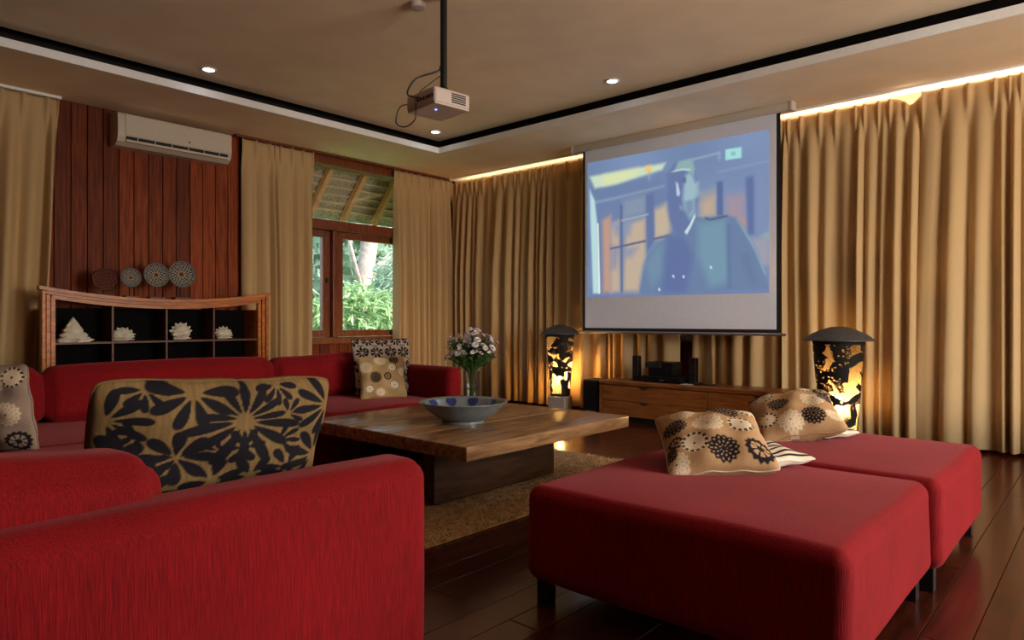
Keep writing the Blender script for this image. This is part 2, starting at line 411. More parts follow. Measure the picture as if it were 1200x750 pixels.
# ------------------------------------------------------------------ window in the board wall
win = bpy.data.objects.new('window_1', None); COL.objects.link(win); struct(win)
win.location = (0, -1.6, WZ0); W0 = Vector(win.location)
def wpart(name, mat, boxes, rad=.006):
    m = MB()
    for (x0, x1, y0, y1, z0, z1) in boxes: m.rbox(x0 - W0.x, x1 - W0.x, y0 - W0.y, y1 - W0.y, z0 - W0.z, z1 - W0.z, rad, 1, 0)
    return m.build(name, mat, win)
wpart('window_frame', 'frame', [(-.15, .02, WY0, WY0 + .09, WZ0, WZ1), (-.15, .02, WY1 - .09, WY1, WZ0, WZ1), (-.15, .02, WY0 + .09, WY1 - .09, 2.80 + .03, WZ1), (-.15, .02, WY0 + .09, WY1 - .09, WZ0 - .05, WZ0 + .03)])
wpart('transom_rail', 'frame', [(-.16, .045, WY0 + .09, WY1 - .09, 2.07, 2.185)])
wpart('mullion', 'frame', [(-.14, .035, -1.80, -1.735, WZ0 + .03, 2.07)])
for (a, b, hy) in ((-2.76, -1.805, -1.855), (-1.73, -.44, None)):
    s_ = wpart('sash', 'frame', [(-.08, -.02, a, a + .10, WZ0 + .035, 2.065), (-.08, -.02, b - .10, b, WZ0 + .035, 2.065), (-.08, -.02, a + .1, b - .1, 1.99, 2.065), (-.08, -.02, a + .1, b - .1, WZ0 + .035, WZ0 + .11)])
    g = MB().box(-.053, -.047, a + .1 - W0.y, b - .1 - W0.y, .11, 1.99 - WZ0).build('pane', 'glass', s_)
    if hy:
        h = MB().rbox(-.02, .01, hy - .012 - W0.y, hy + .012 - W0.y, .66, .72, .004, 1, 0).build('handle', 'bronze', s_)
wpart('transom_pane', 'glass', [(-.053, -.047, WY0 + .09, WY1 - .09, 2.185, 2.83)], .001)

# outside: thatched eaves, trees
ev = thing('thatched_eaves', 'thatched roof overhang with rafters seen through the transom', 'roof', (-.2, -1.6, 2.2))
O = Vector(ev.location)
rx0, rz0, rx1, rz1 = -.16, 3.06, -.80, 2.34
sl = Vector((rx1 - rx0, 0, rz1 - rz0)); L = sl.length; ux = sl.normalized(); un = Vector((-ux.z, 0, ux.x)); un = -un if un.z < 0 else un
def roofM(y): return Matrix((( ux.x, 0, un.x, rx0 - O.x), (0, 1, 0, y - O.y), (ux.z, 0, un.z, rz0 - O.z), (0, 0, 0, 1)))
MB().box(-.1, L + .05, -3.5, 3.5, .07, .22, roofM(-1.2)).build('thatch', 'thatch', ev)
bt0 = None
for i in range(8):
    b_ = MB().box(.04 + i * .115, .065 + i * .115, -3.5, 3.5, .045, .07, roofM(-1.2)).build('batten', 'batten', ev)
for y in (-3.1, -2.6, -2.1, -1.6, -1.1, -.6, -.1):
    MB().box(-.05, L, -.03, .03, -.04, .045, roofM(y)).build('rafter', 'rafter', ev)
struct(MB().box(-40, -.15, -30, 40, -.3, -.2).build('ground', 'grass'))
def leaves(n, c, rad, size, asp=.28):
    mb = MB(); vs = []; fs = []
    for i in range(n):
        p = Vector((random.gauss(0, 1), random.gauss(0, 1), random.gauss(0, 1))); p = p.normalized() * random.uniform(.35, 1) ** .5
        p = Vector((c[0] + p.x * rad[0], c[1] + p.y * rad[1], c[2] + p.z * rad[2]))
        d = Vector((random.uniform(-1, 1), random.uniform(-1, 1), random.uniform(-1.2, .4))).normalized()
        s_ = d.cross(Vector((random.uniform(-1, 1), random.uniform(-1, 1), random.uniform(-1, 1)))).normalized()
        l = size * random.uniform(.6, 1.3); k = len(vs); nrm = d.cross(s_) * l * .08
        vs += [p, p + d * l * .5 + s_ * l * asp + nrm, p + d * l, p + d * l * .5 - s_ * l * asp + nrm]; fs.append((k, k + 1, k + 2, k + 3))
    return mb.add(vs, fs)
def stuff(o): o['kind'] = 'stuff'; return o
t = thing('tree', 'pale forked garden tree behind the right window pane', 'tree', (-4.8, 2.15, -.2))
MB().tube([(0, 0, 0), (.02, .0, 1.2), (-.05, .08, 2.2), (-.1, .3, 3.2), (-.2, .6, 4.4)], .26, 10, .12).build('trunk', 'trunk', t, True)
MB().tube([(.0, .0, 1.9), (.1, .25, 2.3), (.2, .8, 2.8), (.2, 1.6, 3.4)], .09, 8, .04).build('branch', 'trunk', t, True)
MB().tube([(.0, .0, 1.7), (.1, -.3, 2.4), (.15, -.55, 3.2)], .06, 8, .03).build('branch', 'trunk', t, True)
stuff(leaves(1500, (-.2, .3, 4.7), (1.2, 2.2, 1.0), .22).build('foliage', 'leafB', t))
t = thing('shrub', 'bright green long leaved shrub below the tree trunk outside', 'shrub', (-2.9, .45, -.2))
MB().tube([(0, 0, 0), (.05, .05, .8), (0, .1, 1.5)], .03, 6, .015).build('stem', 'trunk', t)
stuff(leaves(1500, (0, .2, 1.25), (.45, .9, .62), .24, .12).build('foliage', 'leafA', t))
t = thing('shrub', 'blue green feathery bush at the right side of the window view', 'shrub', (-3.3, 1.75, -.2))
MB().tube([(0, 0, 0), (.05, .05, .8), (0, .1, 1.8)], .03, 6, .015).build('stem', 'trunk', t)
stuff(leaves(1100, (0, .0, 1.6), (.5, .42, .95), .22, .10).build('foliage', 'leafB', t))
t = thing('shrub', 'yellow green shrub with pale stems behind the left window pane', 'shrub', (-3.4, -.75, -.2))
for k in range(7):
    MB().tube([(random.uniform(-.2, .2), random.uniform(-.4, .4), 0), (random.uniform(-.3, .3), random.uniform(-.5, .3), 1.4), (random.uniform(-.5, .5), random.uniform(-.9, .2), 3.2)], .022, 5, .012).build('stem', 'trunk', t)
stuff(leaves(1100, (-.2, -.1, 1.6), (.6, .9, 1.2), .16, .3).build('foliage', 'leafC', t))
t = thing('hedge', 'tall green hedge closing the garden behind the tree', 'hedge', (-7.5, 2.2, -.2))
stuff(leaves(6000, (0, 0, 1.9), (1.2, 5.5, 2.4), .4, .3).build('foliage', 'leafB', t))
MB().box(-.7, .3, -5, 5, 0, 3.2).build('hedge_core', 'leafB', t)

# ------------------------------------------------------------------ curtains
def curtain(name, label, p0, p1, zb, zt, folds, amp, seed, squeeze=None, sag=None, inward=1):
    """pinch pleated curtain hanging between two floor points"""
    rnd = random.Random(seed)
    p0 = Vector(p0); p1 = Vector(p1); d = (p1 - p0); L = d.length; d.normalize(); n = Vector((-d.y, d.x)) * inward
    # irregular fold positions
    cuts = [0]
    for i in range(folds): cuts.append(cuts[-1] + rnd.uniform(.5, 1.6))
    cuts = [c / cuts[-1] for c in cuts]
    amps = [rnd.uniform(.45, 1.3) for _ in range(folds)]; lean = [rnd.uniform(-.45, .45) for _ in range(folds)]; skew = [rnd.choice((.55, .75, 1, 1.35, 1.8)) for _ in range(folds)]; sharp = [rnd.uniform(.4, 1.1) for _ in range(folds)]; dip = [rnd.uniform(0, .5) for _ in range(folds)]
    zs = [0, .15, .3, .45, .58, .68, .76, .83, .88, .915, .94, .96, .975, .988, 1.0]
    xs = []
    for i in range(folds):
        for k in range(16): xs.append((i, k / 16))
    xs.append((folds - 1, 1.0))
    vs = []; fs = []
    for zi in zs:
        top = max(0, (zi - .9) / .1)                 # 1 at the header
        a = amp * (1 - .62 * min(1, max(0, (zi - .55) / .4)))
        for (i, k) in xs:
            s0 = cuts[i] + (cuts[i + 1] - cuts[i]) * k
            kk = k ** (skew[i] ** (1 - zi))
            fold = (1 - math.cos(2 * PI * kk)) / 2     # round lobes with tight valleys, each of its own shape
            soft = (fold ** sharp[i] - dip[i] * .35 * math.exp(-((kk - .5) / .14) ** 2) * (1 - zi)) * amps[i]
            pin = math.exp(-((min(k, 1 - k)) / .11) ** 2) * .045     # pinched pleat stands proud at the tape
            off = a * soft * (1 - top * .8) + pin * max(0, min(1, (zi - .88) / .08)) * .8
            off += .012 * math.sin(9 * s0 + 5 * zi + seed) * (1 - zi)
            s = s0 + lean[i] * (cuts[i + 1] - cuts[i]) * .5 * math.sin(PI * k) * (1 - zi)
            if squeeze: s = squeeze(s, zi)
            z = zb + (zt - zb) * zi
            if zi > .99: z += -.006 * math.sin(PI * k)
            if sag: z += sag(s) * max(0, (zi - .85) / .15)
            p = p0 + d * (L * s) + n * off
            vs.append((p.x, p.y, z))
    nx = len(xs)
    for j in range(len(zs) - 1):
        for i in range(nx - 1): fs.append((j * nx + i, j * nx + i + 1, (j + 1) * nx + i + 1, (j + 1) * nx + i))
    o = MB().add(vs, fs).build(name, 'linen', None, True)
    sd = o.modifiers.new('cloth', 'SOLIDIFY'); sd.thickness = .003
    return tag(o, label, 'curtain')
ZCT = 2.915; ZCS = 2.885
cy = .06
curtain('curtain', 'beige curtain left of the board wall, behind the cabinet end', (.06, -5.75), (.06, -4.56), .03, ZCT, 9, .11, 1,
        lambda s, z: s * (1 - .10 * (1 - z)), inward=-1)
curtain('curtain', 'beige curtain between the board wall and the window', (.06, -2.93), (.06, -2.09), .03, ZCT, 7, .10, 2, None, inward=-1)
curtain('curtain', 'beige curtain between the window and the room corner', (.06, -.95), (.06, .03), .03, ZCT, 10, .09, 3, None, inward=-1)
curtain('curtain', 'beige curtain from the room corner to behind the projection screen', (.08, cy), (3.48, cy), .03, ZCS, 25, .095, 4, None, inward=-1)
curtain('curtain', 'amber lit curtain behind the right table lamp, sagging at its top corner', (3.61, cy), (5.66, cy), .03, ZCS, 16, .095, 5, None,
        lambda s: -.07 * math.exp(-((s - .955) / .03) ** 2), inward=-1)
curtain('curtain', 'beige curtain at the far right with a pale leading edge', (5.66, cy - .03), (8.2, cy), .03, ZCS, 18, .10, 12, lambda s, z: s - .035 * (1 - z) * math.exp(-s / .06), inward=-1)
curtain('curtain', 'beige curtain beyond the right edge of the photo', (8.3, cy), (9.9, cy), .03, ZCS, 9, .12, 8, None, inward=-1)
tag(MB().rbox(.04, .10, -5.8, -4.54, 2.917, 2.94, .003, 1, 0).build('curtain_rail', 'trim'), 'white curtain rail left of the board wall', 'curtain rail')
tag(MB().rbox(.04, .10, -3.0, -.02, 2.917, 2.94, .003, 1, 0).build('curtain_rail', 'frame'), 'dark curtain rail above the window', 'curtain rail')
tag(MB().rbox(.16, 9.9, -.02, .02, 2.925, 2.94, .003, 1, 0).build('curtain_rail', 'trim'), 'long white curtain rail along the screen wall', 'curtain rail')
# added light strips for assumed daylight above the screen wall curtains; no glazing built
area_light('added_curtain_spill', (7.0, .13, 2.76), (0, -.1, 1), 5.6, .05, 16, (1, .86, .66))
area_light('added_curtain_spill.001', (1.5, .13, 2.76), (0, -.1, 1), 2.6, .05, 4.5, (1, .86, .66))
dr = bpy.data.objects.new('door_1', None); COL.objects.link(dr); struct(dr); dr.location = (3.54, .185, 0)
MB().rbox(-.35, .35, -.02, .005, 0, .80, .004, 1, 0).build('door_panel', 'frame', dr)
MB().rbox(-.35, .35, -.02, .005, .81, 2.4, .004, 1, 0).build('door_panel', 'trim', dr)

# ------------------------------------------------------------------ air conditioner
ac = thing('air_conditioner', 'cream wall air conditioner high on the red board wall', 'air conditioner', (.0, -3.58, 2.60))
prof = [(0, .0), (.13, .0), (.185, .03), (.205, .075), (.21, .12), (.205, .27), (.19, .285), (0, .285)]
def extrude_y(pr, y0, y1):
    n = len(pr); return MB().add([(x, y0, z) for x, z in pr] + [(x, y1, z) for x, z in pr], [tuple(range(n))[::-1], tuple(range(n, 2 * n))] + [(i, (i + 1) % n, n + (i + 1) % n, n + i) for i in range(n)])
extrude_y(prof, -.56, .48).build('housing', 'offwhite', ac)
MB().rbox(.20, .216, -.5, .475, .085, .275, .004, 1, 0).build('front_panel', 'offwhite', ac)
MB().rbox(.188, .214, -.49, .44, .052, .078, .002, 1, 0).build('air_slot', 'blackm', ac)
for i in range(6): MB().box(.20, .216, -.40 + i * .15, -.394 + i * .15, .05, .08).build('vane', 'offwhite', ac)
MB().rbox(.186, .214, -.49, .44, .028, .05, .003, 1, 0).build('louvre', 'offwhite', ac)
MB().lathe([(.008, 0), (.008, .004)], 10).build('indicator', 'black', ac).matrix_local = Matrix.Translation((.2155, .06, .125)) @ Matrix.Rotation(PI / 2, 4, 'Y')
MB().rbox(.2155, .218, .02, .08, .255, .262, .001, 1, 0).build('badge', 'silver', ac)

# ------------------------------------------------------------------ curved display cabinet with shells
cb = thing('display_cabinet', 'teak display cabinet with dipped top against the board wall', 'cabinet', (.18, -3.82, 0))
HW = .965; DX = .28
def topz(y): return 1.215 + .085 * (abs(y) / HW) ** 2.0
ys = [-HW + 2 * HW * i / 28 for i in range(29)]
def arch(name, zoff0, zoff1, x0, x1, hw, mat):
    vs = []; fs = []
    yy = [-hw + 2 * hw * i / 28 for i in range(29)]
    for y in yy:
        vs += [(x0, y, topz(y) + zoff0), (x1, y, topz(y) + zoff0), (x1, y, topz(y) + zoff1), (x0, y, topz(y) + zoff1)]
    for i in range(28):
        for k in range(4): fs.append((i * 4 + k, i * 4 + (k + 1) % 4, (i + 1) * 4 + (k + 1) % 4, (i + 1) * 4 + k))
    fs += [(3, 2, 1, 0), (28 * 4, 28 * 4 + 1, 28 * 4 + 2, 28 * 4 + 3)]
    return MB().add(vs, fs).build(name, mat, cb)
arch('top_moulding', -.028, 0, DX - .04, DX + .035, HW + .015, 'cabinet')
arch('top_moulding', -.054, -.030, DX - .04, DX + .022, HW - .03, 'cabinet')
arch('top_rail', -.085, -.056, 0, DX + .01, HW - .075, 'cabinet')
for s_ in (-1, 1):
    ya, yb = sorted((s_ * .861, s_ * .885)); MB().box(0, DX - .031, ya, yb, 0, 1.13).build('side_panel', 'cabinet', cb)
for s_ in (-1, 1):
    for (a, b, xx, zz) in ((.935, .965, DX + .035, 0), (.90, .933, DX + .022, -.03), (.862, .898, DX + .01, -.05)):
        ya, yb = sorted((s_ * a, s_ * b))
        MB().rbox(DX - .03, xx, ya, yb, 0, topz(s_ * .93) - .028 + zz, .006, 1, 0).build('side_moulding', 'cabinet', cb)
MB().box(0, .015, -.86, .86, .02, 1.13).build('back_panel', 'cabdark', cb)
MB().box(.015, DX - .015, -.86, .86, .02, .05).build('bottom_panel', 'cabdark', cb)
for yy in (-.44, 0, .43):
    MB().box(.016, DX - .01, yy - .008, yy + .008, .05, topz(yy) - .085).build('divider', 'divider', cb)
for zz in (.445, .83): MB().box(.016, DX - .012, -.86, .86, zz, zz + .016).build('shelf', 'divider', cb)
MB().box(.02, DX + .02, -.86, .86, 0, .02).build('plinth', 'cabinet', cb)
def shell(label, y, h, wdt, seed, z=.846, tall=False):
    rnd = random.Random(seed); t = thing('conch_shell', label, 'shell', (.36, y, z), 0, 'white shells in the display cabinet')
    nU, nV = 18, 10; vs = []; fs = []
    for j in range(nV + 1):
        v = j / nV
        if tall: r = (1 - v) ** .9 * (1 + .10 * math.sin(v * 26)) + .02
        else: r = math.sin(PI * min(1, .12 + v * .88)) ** .8
        for i in range(nU):
            a = 2 * PI * i / nU
            sp = 1 + (.38 * rnd.random() if (i % 3 == 0 and j % 2 == 1) else 0) + .06 * rnd.random()
            vs.append((math.cos(a) * r * wdt * .5 * sp * .8, math.sin(a) * r * wdt * .5 * sp, max(0, v * h * (1 + (.05 * rnd.random() if j > 3 else 0)))))
    for j in range(nV):
        for i in range(nU): fs.append((j * nU + i, j * nU + (i + 1) % nU, (j + 1) * nU + (i + 1) % nU, (j + 1) * nU + i))
    fs.append(tuple(range(nU))[::-1]); fs.append(tuple(nV * nU + i for i in range(nU)))
    MB().add(vs, fs).build('body', 'shell', t)
    for k in range(4 if tall else 7):
        a = PI * (.05 + .9 * k / 6); c = Vector((0, math.cos(a) * wdt * .36, h * (.1 if tall else .45) + math.sin(a) * h * .32))
        d = Vector((rnd.uniform(-.2, .5), math.cos(a), math.sin(a))).normalized()
        MB().tube([c, c + d * h * rnd.uniform(.24, .36) * (.6 if tall else 1)], (.1 if tall else .2) * h, 6, .004).build('spike', 'shell', t)
    lip = MB().tube([(.02, -wdt * .45, .012), (.04, 0, .016), (.03, wdt * .5, .014)], .012, 6, .006); lip.build('lip', 'shell', t, True)
shell('tall pointed white shell in the leftmost top compartment of the cabinet', -4.53, .2, .24, 1, tall=True)
shell('small spiky white shell in the second top compartment of the cabinet', -4.155, .115, .17, 2)
shell('upright fan shaped white shell in the third top compartment of the cabinet', -3.66, .155, .16, 3)
shell('knobbly white shell in the rightmost top compartment of the cabinet', -3.26, .115, .15, 4)
shell('white shell on the lower right cabinet shelf, its tip above the sofa', -3.27, .17, .12, 5, z=.461, tall=True)

def plate(label, y, z, rad, dark=False):
    t = thing('decorative_plate', label, 'plate', (.30, y, 1.14), 0)
    zc = z - 1.14; z0 = topz(y + 3.82) - 1.14 + .001
    Mr = Matrix.Translation((0, 0, zc)) @ Matrix.Rotation(PI / 2 - .10, 4, 'Y')
    nr, na = 26, 96; vs = []; fs = []; cols = []
    for j in range(nr + 1):
        rr = j / nr
        for i in range(na):
            a = 2 * PI * i / na
            vs.append(Mr @ Vector((rr * rad * math.cos(a), rr * rad * math.sin(a), .012 * rr * rr + (.004 if rr > .9 else 0))))
            base = np.array((.045, .04, .04)); dot = np.array((.42, .38, .30))
            if rr < .16: c = np.array((.10, .03, .015))
            elif rr < .26: c = np.array((.38, .28, .16))
            elif rr > .93: c = np.array((.16, .14, .13))
            else:
                ring = math.floor((rr - .26) * 7.5); nn = (10, 14, 18, 24, 28)[min(4, ring)]
                ph = (a * nn / (2 * PI) + ring * .37) % 1; rf = ((rr - .26) * 7.5) % 1
                c = dot if (ph - .5) ** 2 + (rf - .5) ** 2 * 1.0 < .10 else base
            if dark: c = np.array((.10, .03, .02)) * (.6 + .6 * ((i // 6 + j // 4) % 2))
            cols.append(c)
    for j in range(nr):
        for i in range(na): fs.append((j * na + i, j * na + (i + 1) % na, (j + 1) * na + (i + 1) % na, (j + 1) * na + i))
    o = MB().add(vs, fs).build('dish', 'print', t, True); set_cols(o.data, np.array(cols))
    sd = o.modifiers.new('thick', 'SOLIDIFY'); sd.thickness = .006
    MB().tube([(-.02, 0, z0 + .015), (-.02, 0, zc - .02)], .006, 6).build('stand_post', 'bronze', t)
    MB().rbox(-.05, .05, -rad * .6, rad * .6, z0, z0 + .022, .003, 1, 0).build('stand_foot', 'divider' if not dark else 'bronze', t)
plate('dark reddish woven disc standing left of the three patterned plates', -4.28, 1.38, .10, True)
plate('smallest patterned plate on a stand on the cabinet', -4.07, 1.405, .088)
plate('middle sized patterned plate on a stand on the cabinet', -3.855, 1.438, .112)
plate('largest patterned plate on a stand, rightmost on the cabinet', -3.63, 1.455, .125)

# ------------------------------------------------------------------ projection screen
SY = -.25
sc = thing('projection_screen', 'pull down projection screen hung before the curtains', 'screen', (3.54, SY, .885))
sx, sz = 3.54, .885
MB().rbox(2.35 - sx, 4.72 - sx, -.045, .045, 2.865 - sz, 2.945 - sz, .02, 3, 0).build('casing', 'casing', sc, True, angle=40)
for e_ in (2.335, 4.70): MB().rbox(e_ - sx, e_ + .035 - sx, -.05, .05, 2.86 - sz, 2.945 - sz, .012, 2, 0).build('end_cap', 'casing', sc)
MB().box(2.472 - sx, 4.612 - sx, .0, .006, .915 - sz, 2.87 - sz).build('black_border', 'blackm', sc)
MB().box(2.505 - sx, 4.578 - sx, -.004, -.0005, .945 - sz, 2.865 - sz).build('white_fabric', 'screen', sc)
MB().tube([(2.42 - sx, .0, .90 - sz), (4.66 - sx, .0, .90 - sz)], .014, 10).build('bottom_bar', 'silver', sc, True, angle=40)
